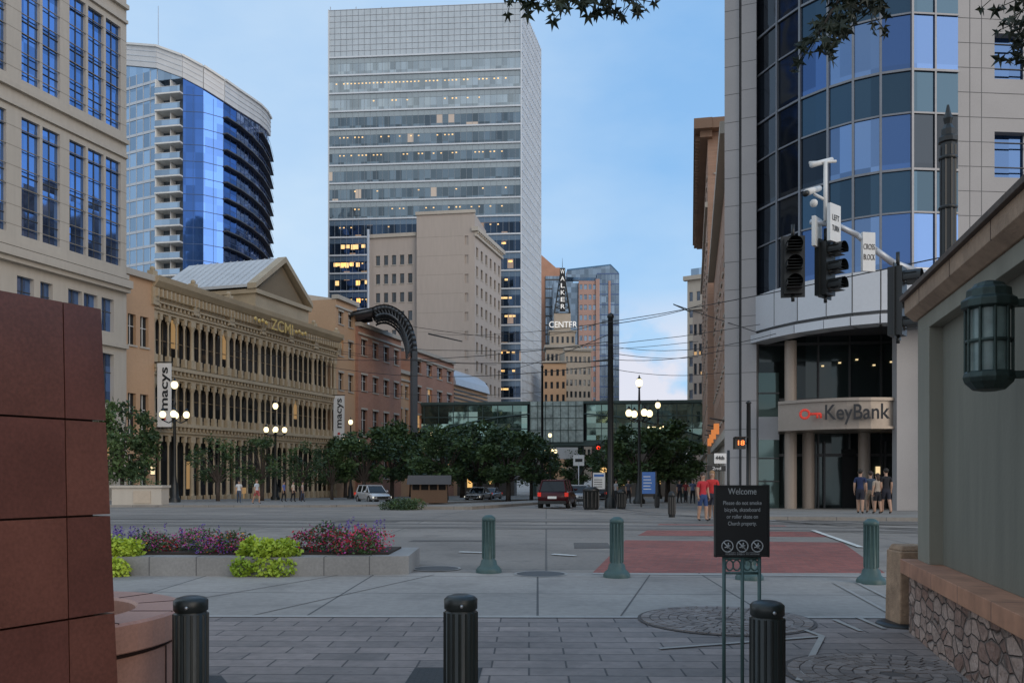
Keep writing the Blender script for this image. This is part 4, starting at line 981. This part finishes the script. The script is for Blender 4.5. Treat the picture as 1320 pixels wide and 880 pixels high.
# ---------------------------------------------------------------- signals on mast
b=B('traffic_signal_mast'); D=15.5; X=PX(1222,D)
b.lathe(black,X,D,[(.26,0),(.26,.5),(.16,.7),(.14,1),(.13,7.6),(.17,7.62),(.17,7.7),(.12,7.74),(.12,7.85),(.06,7.95),(.09,8.05),(.05,8.15),(.02,8.3)],8,False)
for zz in (5.2,6.4,7.3): b.lathe(black,X,D,[(.15,zz),(.17,zz+.03),(.15,zz+.06)],10)
for kk in range(8): t=kk*.785; b.tube(black,(X+.125*math.cos(t),D+.125*math.sin(t),5.3),(X+.125*math.cos(t),D+.125*math.sin(t),7.55),.02,.02,4)
arm=[W(1222,358,15.5),W(1180,350,15.3),W(1150,338,15.1),W(1128,322,15),W(1105,303,14.9),W(1078,290,14.8),W(1045,286,14.7)]
b.path(alum,arm,.07,8,True,.045)
def sig(px,ytop,ybot,D,yaw=.5):
    b.fr((PX(px,D),D),(math.cos(yaw),math.sin(yaw))); z1=PZ(ytop,D); z0=PZ(ybot,D); h=(z1-z0)/3; b.z=0
    b.box(black,-.15,.15,0,.22,z0,z1); b.box(black,-.2,.2,.1,.12,z0-.05,z1+.05)
    for i in range(3):
        z=z0+h*(i+.5); r=.125
        pts=[];fs=[];n=12
        for j in range(n+1):
            t=-.35+ (math.pi+.7)*j/n
            pts+=[(r*math.cos(t),0,z+r*math.sin(t)),(r*math.cos(t),-.26,z+r*math.sin(t)+.0)]
        for j in range(n): fs.append((2*j,2*j+1,2*j+3,2*j+2))
        b.add(black,pts,fs,True)
        b.ball(mat('signal_lens',(.04,.03,.02),.3),(0,-.0,z),.11,10,(1,.25,1))
        for q in range(4): b.box(black,-r,r,-.2,-.02,z-.09+q*.05,z-.085+q*.05)
    b.tube(black,(0,.1,z1),(0,.1,z1+.25),.03); b.tube(black,(0,.1,z0),(0,.1,z0-.12),.03)
sig(1023,306,378,14.6,-.2); sig(1071,312,380,14.7,.7); sig(1166,344,432,13.6,.9)
b.fr((0,0),(1,0))
b.tube(white,W(1064,285,14.7),W(1064,208,14.7),.035,.035,8,True); b.tube(white,W(1043,210,14.7),W(1078,208,14.7),.025,.025,6,True)
def bx(px,py,w,h,D,m,yaw=0.):
    b.fr((PX(px,D),D),(math.cos(yaw),math.sin(yaw))); w*=D/F/2; h*=D/F/2; z=PZ(py,D); b.box(m,-w,w,-.03,.03,z-h,z+h)
b.tube(white,W(1040,248,14.5),W(1056,243,15.1),.06,.05,10,True); b.tube(black,W(1038,250,14.4),W(1040,249,14.5),.05,.05,10,True)
b.ball(white,W(1049,262,14.7),.07,10); b.tube(white,W(1064,258,14.7),W(1049,250,14.7),.025,.025,6,True)
b.tube(white,W(1046,213,14.6),W(1072,206,14.9),.045,.045,8,True)
for p in ((1053,300,26,38,14.75,.9),(1075,288,26,48,14.6,.7),(1119,325,18,50,14.9,.2)): bx(p[0],p[1],p[2],p[3],p[4],white,p[5])
o=b.done()
for px,py,w,yaw,D in ((1075,288,0,.7,14.6),(1119,325,0,.2,14.9)):
    b.fr((PX(px,D),D),(math.cos(yaw),math.sin(yaw))); text(o,'LEFT' if px<1100 else 'CROSS',b,0,-.035,PZ(py,D)+.08,.10,kt,.22,ext=.002); text(o,'TURN' if px<1100 else 'BLOCK',b,0,-.035,PZ(py,D)-.1,.10,kt,.22,ext=.002)
b=B('pedestrian_signal'); D=24.5; X=PX(965,D); b.lathe(black,X,D,[(.15,0),(.15,.4),(.075,.5),(.06,PZ(520,D)),(.09,PZ(519,D)),(.02,PZ(516,D))],12)
b.fr((PX(953,D),D),(1,0)); z=PZ(571,D); b.box(black,-.15,.15,-.12,.12,z-.17,z+.17); b.box(black,-.18,.18,-.3,-.12,z+.16,z+.18); b.tube(black,(.1,0,z),(.28,0,z),.03)
o=b.done(); text(o,'18',b,0,-.13,z,.14,mat('ped_led',(.5,.1,.02),em=(1,.22,.05),es=2.2),.18)
b=B('street_sign'); D=30; b.fr((PX(928,D),D),(1,0)); b.tube(black,(0.3,0,0),(.3,0,PZ(580,D)),.05); b.box(white,-.2,.22,-.02,.02,PZ(597,D),PZ(584,D)); b.box(black,-.45,.2,-.02,.02,PZ(607,D),PZ(600,D)); o=b.done(); text(o,'44th',b,0,-.03,PZ(590,D),.14,kt,.3); text(o,'2nd',b,-.12,-.03,PZ(603.5,D),.11,white,.3)
b=B('traffic_signal'); D=95; g=gz(D); b.fr((PX(771,D),D),(1,0)); b.tube(black,(0,0,g),(0,0,PZ(570,D)),.1); b.box(black,-.28,.28,-.25,.05,PZ(590,D),PZ(572,D))
b.ball(mat('red_signal',(.5,.02,.01),em=(1,.04,.015),es=3.),(0,-.3,PZ(577,D)),.2,8); b.ball(dark,(0,-.3,PZ(582,D)),.14,8)
b.done()
b=B('traffic_sign'); D=70; b.fr((PX(746,D),D),(1,0)); b.tube(alum,(0,0,gz(D)),(0,0,PZ(585,D)),.05); b.box(white,-.45,.45,-.04,.0,PZ(600,D),PZ(586,D)); b.box(black,-.3,.3,-.05,-.04,PZ(595,D),PZ(591,D)); b.done()
blu=mat('blue_sign',(.05,.16,.45),.4)
b=B('information_sign'); D=49; b.fr((PX(836,D),D),(1,0)); b.box(blu,-.42,.42,-.04,.04,PZ(636,D),PZ(608,D))
for s in(-1,1): b.box(black,s*.42-.04,s*.42+.04,-.05,.05,gz(D)+.1,PZ(607,D))
for i in range(5): b.box(white,-.3,.1+.04*(i%3),-.045,-.041,PZ(614+i*4,D)-.02,PZ(614+i*4,D)+.02)
b.done()
b=B('information_sign'); D=52; b.fr((PX(772,D),D),(1,0)); b.box(white,-.4,.4,-.04,.04,PZ(630,D),PZ(609,D)); b.box(blu,-.3,.3,-.05,-.041,PZ(614,D),PZ(611,D))
for i in range(4): b.box(black,-.3,.2,-.045,-.041,PZ(618+i*3,D)-.02,PZ(618+i*3,D)+.02)
for s in(-1,1): b.box(black,s*.4-.03,s*.4+.03,-.05,.05,gz(D)+.1,PZ(608,D))
b.done()
for px,D,w,h in ((762,47,.9,1.25),(801,49,.55,1.1),(866,33,.28,1.0),(847,52,.3,.9)):
    b=B('litter_bin'); X=PX(px,D); b.lathe(black,X,D,[(w*.42,gz(D)),(w*.46,gz(D)+.1),(w*.48,gz(D)+h*.8),(w*.52,gz(D)+h*.82),(w*.5,gz(D)+h*.9),(w*.25,gz(D)+h)],14); 
    for kk in range(12): t=kk*.524; b.tube(iron,(X+w*.475*math.cos(t),D+w*.475*math.sin(t),gz(D)+.12),(X+w*.49*math.cos(t),D+w*.49*math.sin(t),gz(D)+h*.78),.02,.02,4)
    b.done()
b=B('wooden_kiosk'); D=66; b.fr((PX(553,D),D),(1,.05)); g=gz(D)+.1; wd=mat('kiosk_wood',(.14,.08,.045),.7)
z1=PZ(624,D); b.box(wd,-1.4,1.4,0,2.2,g,g+1.0)
for i in range(5): a=-1.35+i*.675; b.box(wd,a-.06,a+.06,.05,.17,g+1,z1)
b.box(dark,-1.25,1.25,.3,2,g+1.002,z1); b.ext(mat('kiosk_roof',(.08,.065,.055)),[(-.4,z1),(1.1,z1+.7),(2.6,z1)],-1.7,1.7); b.done()
b=B('stone_planter_box'); D=55; b.fr((PX(176,D),D),(1,0)); g=gz(D)+.13; b.box(lime,-1.6,1.6,0,1.2,g,g+1.1); b.box(lime,-1.7,1.7,-.1,1.3,g+1.102,g+1.25); b.box(wk,-.2,.9,-.05,-.004,g+.1,g+.9)
b.leaves(grn,b.P(0,.6,g+1.4),(1.4,.5,.4),300,.12); b.done(recalc=False)
# ---------------------------------------------------------------- cars
tyre=mat('tyre',(.015,.015,.015),.8); carg=mat('car_glass',(.015,.02,.025),.06,.3)
def car(name,px,D,yaw,col,Lc=4.7,Wc=1.85,Hc=1.7,van=True):
    b=B(name); b.fr((PX(px,D),D),(math.cos(yaw),math.sin(yaw)),gz(D)); paint=mat('paint_%s'%name+str(px),col,.25,.3,amt=.05)
    def ringb(a,zb,zt,hw): 
        c=.12; return [(a,-hw+c*.6,zb),(a,hw-c*.6,zb),(a,hw,zb+c*1.5),(a,hw,zt-c*1.3),(a,hw-c,zt),(a,-hw+c,zt),(a,-hw,zt-c*1.3),(a,-hw,zb+c*1.5)]
    hw=Wc/2; k=Lc/4.7; bt=Hc*.6
    b.loft(paint,[ringb((x)*k-Lc/2,zb,zt*bt,w*hw) for x,zb,zt,w in ((0,.5,.85,.84),(.08,.38,.97,.93),(.5,.3,1.,.99),(1.5,.26,1.,1.),(3.2,.26,.98,1.),(4.2,.3,.86,.96),(4.62,.38,.72,.86),(4.7,.45,.6,.78))],True)
    rf=Hc-.05
    gs=((.15,bt+.02,.84),(.45,rf,.70),(2.7,rf,.70),(3.5,bt+.01,.84)) if van else ((.9,bt+.02,.84),(1.5,rf,.66),(2.5,rf,.66),(3.4,bt+.01,.84))
    b.loft(carg,[[(x*k-Lc/2,-w*hw if zt<bt+.1 else -.86*hw,bt-.04),(x*k-Lc/2,w*hw if zt<bt+.1 else .86*hw,bt-.04),(x*k-Lc/2,w*hw,zt),(x*k-Lc/2,-w*hw,zt)] for x,zt,w in gs])
    x0,x1=gs[1][0]*k-Lc/2-.05,gs[2][0]*k-Lc/2+.05
    b.box(paint,x0,x1,-.71*hw,.71*hw,rf-.02,rf+.05,t=.03)
    for s in(-1,1):
        for x in (gs[1][0]+.02,(gs[1][0]+gs[2][0])/2,gs[2][0]-.05): b.tube(paint,(x*k-Lc/2,s*.70*hw,rf),(x*k-Lc/2+(-.1 if x<1 else .0),s*.87*hw,bt-.02),.045,.05,5)
        b.tube(paint,(gs[3][0]*k-Lc/2,s*.84*hw,bt),(gs[2][0]*k-Lc/2,s*.7*hw,rf),.045,.045,5); b.tube(paint,(gs[0][0]*k-Lc/2,s*.84*hw,bt),(gs[1][0]*k-Lc/2,s*.7*hw,rf),.05,.05,5)
        b.ball(paint,(3.1*k-Lc/2,s*(hw+.08),bt+.08),.12,8,(.8,1,.7))
        for x in (.9*k,3.75*k):
            b.tube(tyre,(x-Lc/2,s*(hw-.22),.34),(x-Lc/2,s*(hw+.01),.34),.34,.34,18); b.tube(steel,(x-Lc/2,s*(hw),.34),(x-Lc/2,s*(hw+.02),.34),.2,.18,12)
        b.box(mat('tail_lamp',(.4,.01,.01),.3,em=(1,.05,.02),es=.3),-Lc/2-.02,-Lc/2+.15,s*hw*.86-.14,s*hw*.86+.06,bt*.72,bt*.95)
        b.box(mat('head_lamp',(.7,.7,.65),.15,em=(1,.95,.8),es=.5),Lc/2-.2,Lc/2-.02,s*hw*.72-.18,s*hw*.72+.14,bt*.5,bt*.66)
    b.box(black,Lc/2-.06,Lc/2+.005,-.5,.5,.42,bt*.6); b.box(white,-Lc/2-.03,-Lc/2+.05,-.26,.26,.62,.76); b.box(black,-Lc/2-.04,-Lc/2+.3,-hw*.88,hw*.88,.32,.5)
    b.done()
sd=math.atan2(1,.25)
car('parked_suv',719,52,sd+.05,(.05,.006,.009),Hc=1.72)
car('parked_car',481,74,sd+math.pi+.75,(.55,.55,.55),Hc=1.55)
car('parked_car',748,64,sd,(.35,.36,.37),Hc=1.5,van=False)
car('parked_car',617,88,sd+math.pi,(.6,.6,.6),Hc=1.45,van=False); car('parked_car',632,100,sd+math.pi,(.3,.3,.32),Hc=1.45,van=False)
car('parked_car',775,100,sd,(.05,.05,.06))
# ---------------------------------------------------------------- people
pc=[0]
def person(px,D,h,face,shirt,pants,hair,long_hair=False,shorts=False,stride=.05,armf=.0,sk=(.42,.25,.17)):
    g=gz(D)+(.134 if D>29.5 and (px>930 or px>870) or D>54 else .0); pc[0]+=1
    me=bpy.data.meshes.new('person'); s=stride
    V=[(0,0,.52,.078,.06),(0,0,.62,.066,.05),(0,0,.74,.085,.058),(0,.005,.825,.04,.035),(0,0,.865,.03,.03),(0,-.01,.905,.046,.05),(0,-.005,.955,.042,.05),
       (.10,0,.80,.04,.04),(.125,.01,.64,.028,.028),(.13,-.03-armf*.1,.50+armf*.1,.02,.02),(-.10,0,.80,.04,.04),(-.125,.01,.64,.028,.028),(-.13,-.03,.50,.02,.02),
       (.05,0,.49,.06,.06),(.052,-s,.28,.042,.042),(.055,-s*.8,.055,.026,.028),(.06,-s*.8-.085,.022,.024,.02),(-.05,0,.49,.06,.06),(-.052,s,.28,.042,.042),(-.055,s*2,.06,.026,.028),(-.06,s*2-.08,.022,.024,.02)]
    Ed=[(0,1),(1,2),(2,3),(3,4),(4,5),(5,6),(2,7),(7,8),(8,9),(2,10),(10,11),(11,12),(0,13),(13,14),(14,15),(15,16),(0,17),(17,18),(18,19),(19,20)]
    me.from_pydata([v[:3] for v in V],Ed,[]); o=bpy.data.objects.new('person_tmp',me); bpy.context.collection.objects.link(o)
    o.modifiers.new('s','SKIN'); sv=me.skin_vertices[0].data
    for i,v in enumerate(V): sv[i].radius=(v[3],v[4]); sv[i].use_root=(i==0)
    o.modifiers.new('ss','SUBSURF').levels=2
    dg=bpy.context.evaluated_depsgraph_get(); m2=bpy.data.meshes.new_from_object(o.evaluated_get(dg)); bpy.data.objects.remove(o)
    cols=[mat('skin%.2f'%sk[0],sk,.6),mat('shirt_%d'%pc[0],shirt,.9),mat('trousers_%d'%pc[0],pants,.9),mat('shoe',(.03,.03,.03),.7)]
    m2.materials.clear()
    for c in cols: m2.materials.append(c)
    for p in m2.polygons:
        x,y,z=p.center; p.use_smooth=True
        arm=abs(x)>.095 and z<.70
        if z<.05: k=3
        elif arm and z>.44: k=0
        elif z>.83: k=0
        elif z>.55: k=1
        elif z>(.32 if shorts else .05): k=2
        else: k=0
        p.material_index=k
    b=B('person_parts'); hm=mat('hair_%.3f'%hair[0],hair,.7)
    b.ball(hm,(0,.012,.955),.058,12,(.92,1.0,1.0)); 
    if long_hair: b.ball(hm,(0,.04,.90),.05,10,(1.,.6,1.9))
    sm=cols[0]; b.ball(sm,(0,-.058,.925),.011,6,(.8,1,1.3))
    for s_ in(-1,1):
        b.ball(white,(s_*.019,-.052,.938),.008,6); b.ball(black,(s_*.019,-.058,.938),.004,6); b.ball(sm,(s_*.05,0,.93),.012,6,(.5,.8,1.3))
        hx=s_*.13; hy=-.03-(armf*.1 if s_>0 else 0); hz=.50+(armf*.1 if s_>0 else 0)
        b.loft(sm,[[(hx-.010,hy-.02,hz+.01),(hx+.010,hy-.02,hz+.01),(hx+.010,hy+.02,hz+.01),(hx-.010,hy+.02,hz+.01)],[(hx-.009,hy-.024,hz-.045),(hx+.009,hy-.024,hz-.045),(hx+.009,hy+.024,hz-.045),(hx-.009,hy+.024,hz-.045)]],True)
        for f_ in range(4):
            fy=hy-.018+f_*.012; ln=(.035,.042,.04,.03)[f_]
            b.path(sm,[(hx,fy,hz-.043),(hx-s_*.003,fy,hz-.043-ln*.5),(hx-s_*.012,fy,hz-.043-ln)],.0052,5,r1=.004)
        b.path(sm,[(hx,hy-.02,hz-.01),(hx-s_*.008,hy-.033,hz-.025),(hx-s_*.012,hy-.036,hz-.042)],.006,5,r1=.005)
    b.box(mat('lip',(.3,.1,.09)),-.013,.013,-.054,-.05,.903,.907)
    o=bpy.data.objects.new('person',m2); bpy.context.collection.objects.link(o); o.location=(PX(px,D),D,g); o.scale=(h,h,h); o.rotation_euler=(0,0,face)
    c=b.done(origin=(0,0,0)); c.name='hair_face_hands'; c.parent=o
blk_=(.015,.015,.018)
person(906,29.0,1.66,.4,(.45,.03,.04),(.03,.06,.16),(.05,.03,.02),True,True,.04)
person(918,29.3,1.72,-.3,(.55,.04,.04),(.05,.05,.07),(.3,.17,.08),True,True,.06,1.)
person(1109,33.2,1.72,2.6,(.02,.03,.08),(.02,.02,.03),(.02,.015,.01),False,True,.05)
person(1122,33.8,1.66,3.0,(.06,.08,.11),(.28,.22,.16),(.03,.02,.015),False,True,.06)
person(1131,33.0,1.56,3.4,(.35,.28,.22),blk_,(.05,.03,.02),True,True,.03)
person(1142,33.0,1.75,3.2,blk_,(.02,.02,.03),(.02,.02,.02),False,True,.06)
person(308,64,1.7,.3,(.6,.6,.6),(.06,.08,.12),(.03,.02,.02),False,False,.08); person(331,60,1.72,1.2,(.5,.55,.6),(.35,.08,.08),(.1,.06,.03),True,True,.09)
person(366,70,1.7,1.4,(.1,.15,.4),blk_,(.03,.02,.02)); person(378,70,1.7,1.4,(.6,.5,.4),blk_,(.03,.02,.02)); person(390,71,1.7,1.7,(.5,.4,.35),(.05,.06,.1),(.03,.02,.02),True)
for px,D,f,c in ((876,62,.2,(.03,.03,.05)),(884,66,2.8,(.2,.03,.03)),(893,58,.1,(.1,.12,.2)),(810,60,0.5,(.1,.1,.12)),(794,58,2.,(.3,.3,.3))): person(px,D,1.7,f,c,blk_,(.03,.02,.02))
# ---------------------------------------------------------------- world, sun, camera
w=bpy.data.worlds.new('World'); bpy.context.scene.world=w; w.use_nodes=True; nt=w.node_tree; bg_=nt.nodes['Background']
sky=N(nt,'ShaderNodeTexSky'); sky.sky_type='NISHITA'; sky.sun_disc=False; sky.sun_elevation=math.radians(20); sky.sun_rotation=math.radians(140); sky.air_density=1.; sky.dust_density=.4; sky.ozone_density=1.5
tc=N(nt,'ShaderNodeTexCoord'); sp=N(nt,'ShaderNodeSeparateXYZ'); nt.links.new(tc.outputs['Generated'],sp.inputs[0])
mp=N(nt,'ShaderNodeMapping'); mp.inputs['Scale'].default_value=(1.,1.,2.2); mp.inputs['Rotation'].default_value=(0,.35,0); nt.links.new(tc.outputs['Generated'],mp.inputs[0])
cl=ramp(nt,noi(nt,mp.outputs[0],2.1,7),.40,.66)
hz=ramp(nt,sp.outputs[2],.55,.0)
blue=mixc(nt,hz,(1.7,3.5,6.2),(2.3,4.2,6.5))
base=mixc(nt,.82,sky.outputs[0],blue)
left=ramp(nt,sp.outputs[0],.12,-.5)
f=mathn(nt,'ADD',mathn(nt,'MULTIPLY',cl,.42),mathn(nt,'MULTIPLY',left,.55))
c=mixc(nt,f,base,(4.9,5.8,6.5))
back=ramp(nt,sp.outputs[1],-.1,-.8)
c=mixc(nt,mathn(nt,'MULTIPLY',back,.5),c,(5.4,5.2,5.0))
mp2=N(nt,'ShaderNodeMapping'); mp2.inputs['Scale'].default_value=(1.,1.,1.5); nt.links.new(tc.outputs['Generated'],mp2.inputs[0])
cu=mathn(nt,'MULTIPLY',ramp(nt,noi(nt,mp2.outputs[0],9.,7),.42,.52),ramp(nt,sp.outputs[2],.21,.13))
c=mixc(nt,mathn(nt,'MULTIPLY',cu,.75),c,(5.9,5.5,5.8))
nt.links.new(c,bg_.inputs[0]); bg_.inputs[1].default_value=.15
sl=bpy.data.lights.new('sun','SUN'); sl.energy=1.2; sl.angle=math.radians(50); sl.color=(1,.84,.66); so=bpy.data.objects.new('sun',sl); bpy.context.collection.objects.link(so)
sv=Vector((math.sin(math.radians(140)),math.cos(math.radians(140)),math.tan(math.radians(20)))); so.rotation_euler=sv.to_track_quat('Z','Y').to_euler(); so.location=(0,0,80)
cam=bpy.data.cameras.new('camera'); cam.sensor_width=36; cam.lens=F/1320*36; cam.shift_y=(H-440)/1320; cam.clip_end=5000; cam.clip_start=.05
co=bpy.data.objects.new('camera',cam); bpy.context.collection.objects.link(co); co.location=(0,0,CH); co.rotation_euler=(math.radians(90),0,0)
bpy.context.scene.camera=co
vs=bpy.context.scene.view_settings; vs.view_transform='Standard'; vs.look='None'; vs.exposure=0
